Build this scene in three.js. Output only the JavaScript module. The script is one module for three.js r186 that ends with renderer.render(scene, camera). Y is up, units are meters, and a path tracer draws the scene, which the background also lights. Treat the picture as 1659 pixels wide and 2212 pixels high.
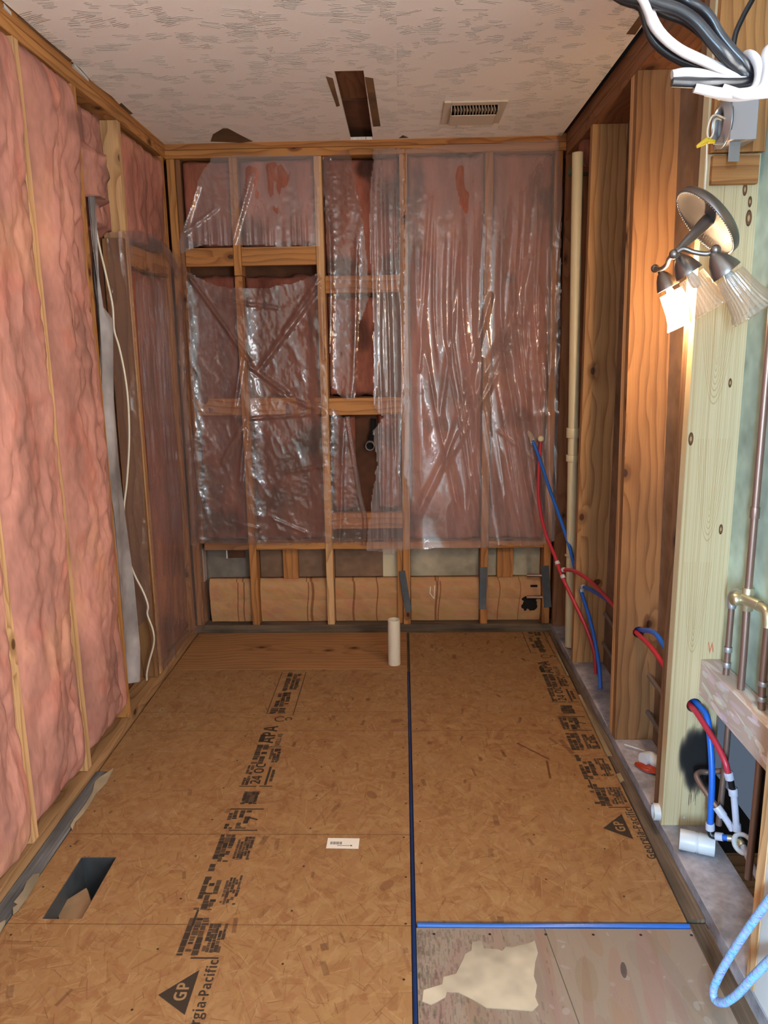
import * as THREE from 'three';
import { RoundedBoxGeometry } from 'three/addons/geometries/RoundedBoxGeometry.js';
import { mergeGeometries, mergeVertices } from 'three/addons/utils/BufferGeometryUtils.js';
import { RectAreaLightUniformsLib } from 'three/addons/lights/RectAreaLightUniformsLib.js';

// ------------------------------------------------------------------ camera, light, exposure
const scene = new THREE.Scene();
const renderer = new THREE.WebGLRenderer({ antialias: true });
renderer.toneMapping = THREE.LinearToneMapping;
renderer.toneMappingExposure = 0.93;
renderer.shadowMap.enabled = true;
RectAreaLightUniformsLib.init();
scene.background = new THREE.Color().setRGB(0.1, 0.13, 0.18);

const FPX = 1661, W = 1659, H = 2212;
const CAM = new THREE.Vector3(0.0087, 1.4669, 3.898);
const [pitch, yaw, roll] = [11.794, 1.5245, -0.8646].map(THREE.MathUtils.degToRad);
const cF = new THREE.Vector3(), cR = new THREE.Vector3(), cU = new THREE.Vector3();
{
  const fwd = new THREE.Vector3(-Math.sin(yaw), 0, -Math.cos(yaw)), right = new THREE.Vector3(Math.cos(yaw), 0, -Math.sin(yaw)), up = new THREE.Vector3(0, 1, 0);
  cF.copy(fwd).multiplyScalar(Math.cos(pitch)).addScaledVector(up, -Math.sin(pitch));
  const u = up.clone().multiplyScalar(Math.cos(pitch)).addScaledVector(fwd, Math.sin(pitch));
  cR.copy(right).multiplyScalar(Math.cos(roll)).addScaledVector(u, Math.sin(roll));
  cU.copy(u).multiplyScalar(Math.cos(roll)).addScaledVector(right, -Math.sin(roll));
}
const camera = new THREE.PerspectiveCamera(2 * Math.atan(H / 2 / FPX) * 180 / Math.PI, W / H, 0.05, 60);
camera.position.copy(CAM);
camera.quaternion.setFromRotationMatrix(new THREE.Matrix4().makeBasis(cR, cU, cF.clone().negate()));
scene.add(camera);

// daylight from the window of the room behind the doorway the camera stands in
const DAY = new THREE.RectAreaLight(new THREE.Color().setRGB(0.46, 0.72, 1.0), 260, 1.2, 1.4);
DAY.position.set(-1.35, 1.45, 6.95);
DAY.lookAt(-1.35, 1.45, 0);
scene.add(DAY);
// added fill light, set in a made-up side window beside the camera
const FILL = new THREE.RectAreaLight(new THREE.Color().setRGB(1.0, 0.97, 0.94), 14.5, 1.2, 1.2);
FILL.position.set(0.765, 1.5, 3.55);
FILL.lookAt(-2, 1.5, 3.55);
scene.add(FILL);
const BULB_COLOR = new THREE.Color().setRGB(1.0, 0.66, 0.38), BULB_CANDELA = 2.3;

// ------------------------------------------------------------------ helpers
const D2 = Math.PI / 180;
function rngOf(seed) { let a = seed >>> 0; return () => { a = (a + 0x6D2B79F5) | 0; let t = Math.imul(a ^ (a >>> 15), 1 | a); t = (t + Math.imul(t ^ (t >>> 7), 61 | t)) ^ t; return ((t ^ (t >>> 14)) >>> 0) / 4294967296; }; }
const V = (x, y, z) => new THREE.Vector3(x, y, z);
const clamp = (x, a = 0, b = 1) => Math.min(b, Math.max(a, x));
const smooth = (a, b, x) => { const t = clamp((x - a) / (b - a)); return t * t * (3 - 2 * t); };
const lerp = (a, b, t) => a + (b - a) * t;
function hash2(x, y) { let h = Math.imul(x, 374761393) + Math.imul(y, 668265263); h = Math.imul(h ^ (h >>> 13), 1274126177); return ((h ^ (h >>> 16)) >>> 0) / 4294967296; }
function vn(x, y, px = 0, py = 0) {            // value noise, tiled when px, py are given
  let xi = Math.floor(x), yi = Math.floor(y); const fx = x - xi, fy = y - yi;
  const u = fx * fx * (3 - 2 * fx), v = fy * fy * (3 - 2 * fy);
  const m = (i, n) => n ? ((i % n) + n) % n : i;
  const a = hash2(m(xi, px), m(yi, py)), b = hash2(m(xi + 1, px), m(yi, py)), c = hash2(m(xi, px), m(yi + 1, py)), d = hash2(m(xi + 1, px), m(yi + 1, py));
  return lerp(lerp(a, b, u), lerp(c, d, u), v);
}
function fbm(x, y, o = 4, px = 0, py = 0) { let s = 0, a = 0.5, n = 0; for (let i = 0; i < o; i++) { s += a * vn(x + i * 17, y + i * 31, px, py); n += a; a /= 2; x *= 2; y *= 2; px *= 2; py *= 2; } return s / n; }
const ridge = (x, y, o = 1) => { let s = 0, a = 1, n = 0; for (let i = 0; i < o; i++) { s += a * (1 - Math.abs(2 * vn(x + i * 9.7, y + i * 5.3) - 1)); n += a; a *= 0.5; x *= 2.1; y *= 1.6; } return s / n; };

function ray(px, py) { return cF.clone().addScaledVector(cR, (px - W / 2) / FPX).addScaledVector(cU, -(py - H / 2) / FPX); }
function onAxis(px, py, ax, v) { const d = ray(px, py); return CAM.clone().addScaledVector(d, (v - CAM[ax]) / d[ax]); }
const onZ = (px, py, z) => onAxis(px, py, 'z', z), onX = (px, py, x) => onAxis(px, py, 'x', x), onY = (px, py, y) => onAxis(px, py, 'y', y);

const taken = new Map();
function numbered(n) { const k = taken.get(n) || 0; taken.set(n, k + 1); return k ? n + '_' + String(k).padStart(3, '0') : n; }
function sh(m) { m.castShadow = true; m.receiveShadow = true; return m; }
function thing(name, label, category, group, kind) {
  const o = new THREE.Group(); o.name = numbered(name); scene.add(o);
  o.userData = { label, category }; if (group) o.userData.group = group; if (kind) o.userData.kind = kind;
  return o;
}
function structure(name, label) { const o = new THREE.Group(); o.name = name; scene.add(o); o.userData = { label, category: name.split('_')[0], kind: 'structure' }; return o; }
function part(parent, name, geo, mat, label) { const m = sh(new THREE.Mesh(geo, mat)); m.name = name; if (label) m.userData.label = label; parent.add(m); return m; }
function single(name, label, category, geo, mat, group) { const m = sh(new THREE.Mesh(geo, mat)); m.name = numbered(name); m.userData = { label, category }; if (group) m.userData.group = group; scene.add(m); return m; }

// uv in metres, v along the grain axis
function grainUV(g, axis, ou = 0, ov = 0) {
  const p = g.attributes.position, n = g.attributes.normal, uv = new Float32Array(p.count * 2);
  for (let i = 0; i < p.count; i++) {
    const P = [p.getX(i), p.getY(i), p.getZ(i)], N = [Math.abs(n.getX(i)), Math.abs(n.getY(i)), Math.abs(n.getZ(i))];
    const k = N[0] > N[1] && N[0] > N[2] ? 0 : N[1] > N[2] ? 1 : 2;
    const others = [0, 1, 2].filter(a => a !== axis), across = k === axis ? others[0] : others.find(a => a !== k);
    uv[2 * i] = P[across] + (k === others[0] ? 0.13 : 0) + ou; uv[2 * i + 1] = (k === axis ? P[others[1]] : P[axis]) + ov;
  }
  g.setAttribute('uv', new THREE.BufferAttribute(uv, 2)); return g;
}
let seedUV = 1;
function boardGeo(x0, x1, y0, y1, z0, z1, axis, r = 0.0025) {
  const g = new RoundedBoxGeometry(x1 - x0, y1 - y0, z1 - z0, 1, Math.min(r, (x1 - x0) / 3, (y1 - y0) / 3, (z1 - z0) / 3));
  const q = rngOf(seedUV++ * 7919); grainUV(g, axis, q() * 3, q() * 5); g.translate((x0 + x1) / 2, (y0 + y1) / 2, (z0 + z1) / 2); return g;
}
function board(parent, name, x0, x1, y0, y1, z0, z1, axis, mat, label) { return part(parent, name, boardGeo(x0, x1, y0, y1, z0, z1, axis), mat, label); }
function tubeGeo(pts, r, radial = 10, seg = 0, cap = true) {
  const c = new THREE.CatmullRomCurve3(pts, false, 'centripetal');
  const n = seg || Math.max(8, Math.min(160, Math.round(c.getLength() / Math.max(r, 0.003) / 1.2)));
  const t = new THREE.TubeGeometry(c, n, r, radial, false);
  if (!cap) return t;
  const caps = [0, 1].map(e => { const g = new THREE.CircleGeometry(r, radial); const dir = c.getTangent(e); if (!e) dir.negate(); g.applyQuaternion(new THREE.Quaternion().setFromUnitVectors(V(0, 0, 1), dir)); const p = c.getPoint(e); g.translate(p.x, p.y, p.z); return g; });
  return mergeGeometries([t, ...caps]);
}
// a lathed body whose axis runs from a towards b; profile points [r, distance from a]
function latheGeo(a, b, prof, seg = 32) {
  const g = new THREE.LatheGeometry(prof.map(([r, t]) => new THREE.Vector2(Math.max(r, 0.00001), t)), seg);
  g.applyQuaternion(new THREE.Quaternion().setFromUnitVectors(V(0, 1, 0), b.clone().sub(a).normalize())); g.translate(a.x, a.y, a.z); return g;
}
const rodGeo = (a, b, r, seg = 14) => { const L = a.distanceTo(b); return latheGeo(a, b, [[0, 0], [r, 0], [r, L], [0, L]], seg); };
const ringGeo = (a, dir, r, rin, L) => latheGeo(a, a.clone().add(dir), [[rin, 0], [r, 0], [r, L], [rin, L], [rin, 0]], 20);
function extrudeXY(pts, holes, z0, z1, bevel = 0) {
  const s = new THREE.Shape(pts.map(p => new THREE.Vector2(p[0], p[1])));
  for (const h of holes) s.holes.push(h);
  const g = new THREE.ExtrudeGeometry(s, { depth: z1 - z0 - 2 * bevel, bevelEnabled: bevel > 0, bevelSize: bevel, bevelThickness: bevel, bevelSegments: 1, curveSegments: 14 }); g.translate(0, 0, z0 + bevel); return g;
}
function flatXZ(pts, y0, y1, holes = []) {     // pts [x, z], a slab between y0 and y1
  const g = extrudeXY(pts.map(([x, z]) => [x, -z]), holes, y0, y1); g.rotateX(-Math.PI / 2); return g;
}
const holeAt = (x, y, r) => { const p = new THREE.Path(); p.absarc(x, y, r, 0, Math.PI * 2, true); return p; };
const rectHole = (x0, x1, y0, y1) => { const p = new THREE.Path(); p.moveTo(x0, y0); p.lineTo(x0, y1); p.lineTo(x1, y1); p.lineTo(x1, y0); p.closePath(); return p; };
function inside(poly, x, y) { let c = false; for (let i = 0, j = poly.length - 1; i < poly.length; j = i++) { const [xi, yi] = poly[i], [xj, yj] = poly[j]; if ((yi > y) !== (yj > y) && x < (xj - xi) * (y - yi) / (yj - yi) + xi) c = !c; } return c; }

// ------------------------------------------------------------------ textures
function dataTex(w, h, fn, srgb = true) {
  const d = new Uint8Array(w * h * 4);
  for (let j = 0; j < h; j++) for (let i = 0; i < w; i++) { const c = fn(i / w, j / h), k = 4 * (j * w + i); d[k] = clamp(c[0], 0, 255); d[k + 1] = clamp(c[1], 0, 255); d[k + 2] = clamp(c[2], 0, 255); d[k + 3] = 255; }
  const t = new THREE.DataTexture(d, w, h, THREE.RGBAFormat); t.magFilter = THREE.LinearFilter; t.minFilter = THREE.LinearFilter; t.wrapS = t.wrapT = THREE.RepeatWrapping;
  if (srgb) t.colorSpace = THREE.SRGBColorSpace; t.needsUpdate = true; return t;
}
function canvasTex(w, h, draw, srgb = true) {
  const c = document.createElement('canvas'); c.width = w; c.height = h; const x = c.getContext('2d'); draw(x, w, h);
  const t = new THREE.CanvasTexture(c); if (srgb) t.colorSpace = THREE.SRGBColorSpace; t.wrapS = t.wrapT = THREE.RepeatWrapping; return t;
}
const rep = (t, u, v) => { const c = t.clone(); c.repeat.set(u, v); c.needsUpdate = true; return c; };
// wood grain: 0.3 m across, 2 m along
function woodTex(seed, knots, contrast = 1) {
  const q = rngOf(seed), K = []; for (let i = 0; i < knots; i++) K.push([q(), q(), 0.018 + 0.02 * q()]);
  const base = seed * 3.1;
  return dataTex(384, 1024, (u, v) => {
    let x = u * 9 + 1.7 * fbm(u * 3 + base, v * 6, 3, 3, 6) + 0.6 * fbm(u * 6, v * 10 + base, 2, 6, 10), dark = 0;
    for (const [ku, kv, kr] of K) {
      let du = u - ku, dv = v - kv; du -= Math.round(du); dv -= Math.round(dv); const dx = du * 0.3, dy = dv * 2, d = Math.hypot(dx * 1.2, dy * 0.8);
      x += 2.2 * Math.exp(-(dx * dx) / 0.0012 - dy * dy / 0.012) * Math.sign(dx || 1) * 0.7;
      dark = Math.max(dark, smooth(kr * 0.62, kr * 0.3, d), 0.35 * smooth(kr * 1.3, kr * 0.6, d));
    }
    const f = x - Math.floor(x), ring = Math.pow(f, 3) * (f < 0.93 ? 1 : (1 - f) / 0.07);
    const fib = vn(u * 150 + base, v * 22, 150, 22) - 0.5, blotch = fbm(u * 3 + 5, v * 8 + base, 3, 3, 8) - 0.5;
    const k = 1 - contrast * (0.24 * ring + 0.09 * fib + 0.2 * blotch) - 0.55 * dark;
    const r = contrast * ring * 0.1 + dark * 0.12;
    return [246 * k, 246 * (k - r * 0.6), 246 * (k - r * 1.3)];
  });
}
const woodA = rep(woodTex(3, 4), 1 / 0.3, 0.5), woodB = rep(woodTex(11, 3), 1 / 0.3, 0.5), woodC = rep(woodTex(29, 6, 0.8), 1 / 0.3, 0.5);
const oldTex = rep(dataTex(256, 1024, (u, v) => {
  const f = fbm(u * 10, v * 6, 4, 10, 6), g = vn(u * 120, v * 14, 120, 14), s = fbm(u * 4 + 9, v * 18, 4, 4, 18);
  const k = 0.55 + 0.5 * f + 0.2 * (g - 0.5) + 0.35 * (s - 0.5);
  return [225 * k, 222 * k, 216 * k];
}), 1 / 0.3, 0.5);
const blotchTex = rep(dataTex(512, 512, (u, v) => { const f = fbm(u * 5, v * 5, 5, 5, 5), g = fbm(u * 30, v * 30, 2, 30, 30), k = 0.62 + 0.5 * f + 0.14 * (g - 0.5); return [238 * k, 236 * k, 232 * k]; }), 1, 1);
const std = (o) => new THREE.MeshStandardMaterial({ roughness: 0.8, ...o });
const wood = (hex, map, o = {}) => std({ color: hex, map, roughness: 0.72, bumpMap: map, bumpScale: 0.0007, ...o });
const M = {
  pine: wood('#94693f', woodA), pine2: wood('#d8ab78', woodB), knotty: wood('#d3a87a', woodC),
  gold: wood('#bd8448', woodA), gold2: wood('#b67b41', woodB), brown: wood('#8d5f3c', woodC),
  old: wood('#8a7560', oldTex, { roughness: 0.9 }), grey: wood('#8f8f92', oldTex, { roughness: 0.9 }), dark: wood('#5d4a3a', oldTex, { roughness: 0.95 }),
  paper: std({ color: '#9a7b63', map: blotchTex, roughness: 0.95 }), greyPaper: std({ color: '#8b8378', map: blotchTex, roughness: 0.95 }),
  green: std({ color: '#dcf5e2', map: blotchTex, roughness: 0.9 }), white: std({ color: '#cfccc6', roughness: 0.9 }),
  sheath: std({ color: '#7d5037', map: blotchTex, roughness: 0.95 }), kraft: std({ color: '#b98a5f', map: blotchTex, roughness: 0.85 }),
  pvc: std({ color: '#c6c8ca', roughness: 0.35 }), cream: std({ color: '#cfc3a0', roughness: 0.4 }), clearPex: std({ color: '#b9b9c6', roughness: 0.35 }),
  red: std({ color: '#b4303f', roughness: 0.35 }), blue: std({ color: '#1f63c4', roughness: 0.35 }), black: std({ color: '#131315', roughness: 0.35 }),
  blackMatte: std({ color: '#0d0d0e', roughness: 0.95 }),
  copper: std({ color: '#94796c', metalness: 0.7, roughness: 0.42 }), brass: std({ color: '#c9c3a4', metalness: 0.8, roughness: 0.35 }),
  solder: std({ color: '#b9bcc0', metalness: 0.8, roughness: 0.4 }), steel: std({ color: '#a9aaac', metalness: 0.8, roughness: 0.38 }), galv: std({ color: '#7c848c', metalness: 0.55, roughness: 0.5, map: blotchTex }),
  nickel: std({ color: '#8d8a88', metalness: 0.9, roughness: 0.33 }),
  whiteCable: std({ color: '#a8a2a2', roughness: 0.4 }), blackCable: std({ color: '#17171b', roughness: 0.28 }), ivory: std({ color: '#e0d4be', roughness: 0.5 }),
  yellow: std({ color: '#d8b62a', roughness: 0.45 }), orange: std({ color: '#9a2f12', roughness: 0.4 }),
};
// ceiling skip-trowel relief: 2 m square
const ceilBump = rep(canvasTex(2048, 2048, (x, w, h) => {
  const q = rngOf(77); x.fillStyle = '#6a6a6a'; x.fillRect(0, 0, w, h);
  for (let i = 0; i < 900; i++) {
    const cx = q() * w, cy = q() * h, a = (q() - 0.5) * 0.9, n = 2 + Math.floor(q() * 7), L = 16 + 40 * q(), gap = 7 + 5 * q();
    x.save(); x.translate(cx, cy); x.rotate(a);
    for (let k = 0; k < n; k++) { const l = L * (0.5 + q()), o = (q() - 0.5) * 18, y = k * gap; x.strokeStyle = `rgba(255,255,255,${0.35 + 0.6 * q()})`; x.lineWidth = 1.5 + 2.5 * q(); x.beginPath(); x.moveTo(o - l / 2, y + 3 * (q() - 0.5)); x.quadraticCurveTo(o, y + 7 * (q() - 0.5), o + l / 2, y + 5 * (q() - 0.5)); x.stroke(); }
    x.restore();
  }
  for (let i = 0; i < 5000; i++) { const g = 60 + 120 * q(); x.fillStyle = `rgba(${g},${g},${g},0.35)`; x.fillRect(q() * w, q() * h, 1 + 3 * q(), 1 + 2 * q()); }
}, false), 0.5, 0.5);
M.ceiling = std({ color: '#f6f0e8', roughness: 0.9, bumpMap: ceilBump, bumpScale: 0.012 });
// pink glass wool: 0.6 m across, 1.2 m along
const woolTex = rep(dataTex(512, 1024, (u, v) => {
  const a = fbm(u * 5, v * 4, 4, 5, 4), s = fbm(u * 12 + 2 * a, v * 4, 4, 12, 4), f = vn(u * 110, v * 60, 110, 60), c = fbm(u * 9 + 40, v * 9, 3, 9, 9);
  let r = 226, g = 168, b = 156; const k = 1 + 0.4 * (s - 0.5) + 0.3 * (a - 0.5) + 0.08 * (f - 0.5), red = smooth(0.56, 0.78, c) * 0.18;
  r *= k; g *= k * (1 - red * 0.35); b *= k * (1 - red * 0.45); const ye = smooth(0.55, 0.75, a) * 0.3;
  return [r, g + 14 * ye, b - 20 * ye];
}), 1 / 0.6, 1 / 1.2);
const woolBump = rep(dataTex(512, 1024, (u, v) => { const s = fbm(u * 14, v * 7, 4, 14, 7), f = fbm(u * 70, v * 40, 2, 70, 40); const k = 255 * (0.85 * s + 0.15 * f); return [k, k, k]; }, false), 1 / 0.6, 1 / 1.2);
M.wool = std({ color: '#c6b8ac', map: woolTex, bumpMap: woolBump, bumpScale: 0.005, roughness: 1, vertexColors: true, side: THREE.DoubleSide });
// polyethylene film
const filmBump = rep(dataTex(512, 512, (u, v) => { const r = 1 - Math.abs(2 * fbm(u * 9, v * 7, 4, 9, 7) - 1), k = 255 * (0.6 * r + 0.4 * fbm(u * 24, v * 24, 2, 24, 24)); return [k, k, k]; }, false), 2.2, 2.2);
M.film = new THREE.MeshPhysicalMaterial({ color: '#f3ecec', roughness: 0.12, transmission: 0.84, thickness: 0, ior: 1.75, bumpMap: filmBump, bumpScale: 0.0015, side: THREE.DoubleSide });
M.film2 = new THREE.MeshPhysicalMaterial({ color: '#ebdfd9', roughness: 0.14, transmission: 0.92, thickness: 0, ior: 1.7, bumpMap: filmBump, bumpScale: 0.003, side: THREE.DoubleSide });
// oriented strand board with its grade print; the canvas spans the whole sheet
function osbTex(seed, wM, zM, print) {
  const s = 930, w = Math.min(2048, Math.round(wM * s)), h = Math.min(2048, Math.round(zM * s));
  return canvasTex(w, h, (x) => {
    const q = rngOf(seed); x.fillStyle = '#b98a5c'; x.fillRect(0, 0, w, h);
    const pal = [[190, 143, 96], [178, 128, 82], [200, 156, 108], [166, 114, 70], [184, 134, 86], [206, 164, 116], [158, 106, 66], [190, 146, 92], [178, 124, 86]];
    const N = Math.round(wM * zM * 4200);
    for (let i = 0; i < N; i++) {
      const c = pal[Math.floor(q() * pal.length)], late = i / N, L = (26 + 95 * q() * q()) * (1.1 - 0.4 * late), t = 4 + 30 * q() * q();
      x.save(); x.translate(q() * w, q() * h); x.rotate(Math.PI / 2 + (q() + q() + q() - 1.5) * 1.9);
      x.fillStyle = `rgba(${c[0]},${c[1]},${c[2]},${0.2 + 0.34 * q()})`;
      x.beginPath(); x.moveTo(-L / 2, -t / 2); x.lineTo(L / 2 - 4 * q(), -t / 2 * (0.6 + 0.6 * q())); x.lineTo(L / 2, t / 2); x.lineTo(-L / 2 + 5 * q(), t / 2 * (0.6 + 0.6 * q())); x.fill();
      if (q() < 0.3) { x.strokeStyle = `rgba(95,52,22,${0.15 + 0.35 * q()})`; x.lineWidth = 0.7 + q(); x.beginPath(); x.moveTo(-L / 2, t / 2); x.lineTo(L / 2, t / 2); x.stroke(); }
      if (q() < 0.12) { x.strokeStyle = `rgba(236,196,146,${0.25 + 0.4 * q()})`; x.lineWidth = 0.8 + q(); x.beginPath(); x.moveTo(-L / 2, -t / 2); x.lineTo(L / 2, -t / 2); x.stroke(); }
      x.restore();
    }
    for (let i = 0; i < 70; i++) { x.fillStyle = `rgba(70,36,18,${0.12 + 0.25 * q()})`; x.save(); x.translate(q() * w, q() * h); x.rotate(Math.PI / 2 + q() - 0.5); x.fillRect(0, 0, 14 + 40 * q(), 4 + 14 * q()); x.restore(); }
    for (let i = 0; i < 26; i++) { const g = x.createRadialGradient(0, 0, 2, 0, 0, 60); g.addColorStop(0, `rgba(226,196,170,${0.1 + 0.1 * q()})`); g.addColorStop(1, 'rgba(226,196,170,0)'); x.save(); x.translate(q() * w, q() * h); x.scale(1.8 * q() + 0.4, 0.8 * q() + 0.3); x.fillStyle = g; x.fillRect(-60, -60, 120, 120); x.restore(); }
    print(x, s, w, h, q);
  });
}
function gradePrint(x, s, X0, Z0, q) {         // the mill's ink stamps: 0.115 m wide, running along the sheet; letters read away from the viewer
  const ink = a => `rgba(42,34,30,${a})`, R = (u, z, du, dz, a = 0.85) => { x.fillStyle = ink(a); x.fillRect(X0 + u * s, Z0 + z * s, du * s, dz * s); };
  const text = (t, u, z, size, weight = 'bold', a = 0.86) => { x.save(); x.translate(X0 + u * s, Z0 + z * s); x.rotate(-Math.PI / 2); x.fillStyle = ink(a); x.font = `${weight} ${Math.round(size * s)}px sans-serif`; x.fillText(t, 0, 0); x.restore(); };
  const smudge = (u, z, du, dz, rows) => {      // rows of unreadable small type
    for (let r = 0; r < rows; r++) { let t = 0; const rw = du / rows; while (t < dz) { const l = 0.006 + 0.02 * q(); if (q() < 0.84) R(u + r * rw + rw * 0.08, z + t, rw * (0.68 + 0.32 * q()), Math.min(l, dz - t), 0.55 + 0.35 * q()); t += l + 0.0008 + 0.003 * q() * q(); } }
  };
  R(0, 0, 0.003, 0.42); R(0.112, 0, 0.003, 0.44); R(0, 0.42, 0.03, 0.004); smudge(0.03, 0.005, 0.024, 0.2, 1); smudge(0.06, 0.02, 0.036, 0.17, 2); smudge(0.02, 0.22, 0.06, 0.14, 3); smudge(0.01, 0.37, 0.07, 0.05, 2);
  x.strokeStyle = ink(0.85); x.lineWidth = 5; x.beginPath(); x.arc(X0 + 0.065 * s, Z0 + 0.47 * s, 0.02 * s, 0.6, 5.6); x.stroke(); x.beginPath(); x.arc(X0 + 0.1 * s, Z0 + 0.47 * s, 0.012 * s, 2, 7); x.stroke();
  text('APA', 0.068, 0.67, 0.074); text('MILL 45', 0.096, 0.69, 0.026); R(0.01, 0.6, 0.02, 0.06); smudge(0.01, 0.68, 0.05, 0.14, 2); R(0.055, 0.695, 0.05, 0.004); smudge(0.07, 0.71, 0.04, 0.1, 3);
  text('24 OC', 0.068, 0.955, 0.05); smudge(0.005, 0.83, 0.024, 0.13, 2); R(0.085, 0.84, 0.008, 0.12); smudge(0.098, 0.86, 0.014, 0.08, 1); R(0.0, 0.965, 0.06, 0.005); R(0.07, 0.965, 0.045, 0.005);
  R(0.03, 1.0, 0.045, 0.07, 0.55); smudge(0.025, 1.0, 0.055, 0.075, 4); R(0.0, 1.1, 0.11, 0.006); smudge(0.0, 1.11, 0.03, 0.1, 2); smudge(0.035, 1.11, 0.04, 0.1, 2); text('7', 0.1, 1.17, 0.045); R(0.02, 1.215, 0.09, 0.005);
  smudge(0, 1.24, 0.05, 0.13, 3); smudge(0.06, 1.25, 0.05, 0.11, 5); smudge(0, 1.38, 0.02, 0.07, 1);
  smudge(0, 1.45, 0.055, 0.12, 3); smudge(0.065, 1.43, 0.045, 0.12, 5); R(0.012, 1.57, 0.006, 0.06); smudge(0, 1.6, 0.055, 0.13, 3); smudge(0.06, 1.62, 0.05, 0.1, 5); R(0.04, 1.735, 0.07, 0.005);
  x.fillStyle = ink(0.85); x.beginPath(); x.moveTo(X0 - 0.006 * s, Z0 + 1.85 * s); x.lineTo(X0 + 0.072 * s, Z0 + 1.775 * s); x.lineTo(X0 + 0.072 * s, Z0 + 1.905 * s); x.closePath(); x.fill();
  x.save(); x.translate(X0 + 0.062 * s, Z0 + 1.868 * s); x.rotate(-Math.PI / 2); x.fillStyle = 'rgba(190,150,105,0.95)'; x.font = `bold ${Math.round(0.042 * s)}px sans-serif`; x.fillText('GP', 0, 0); x.restore();
  text('Georgia-Pacific', 0.112, 2.0, 0.036);
}

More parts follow.
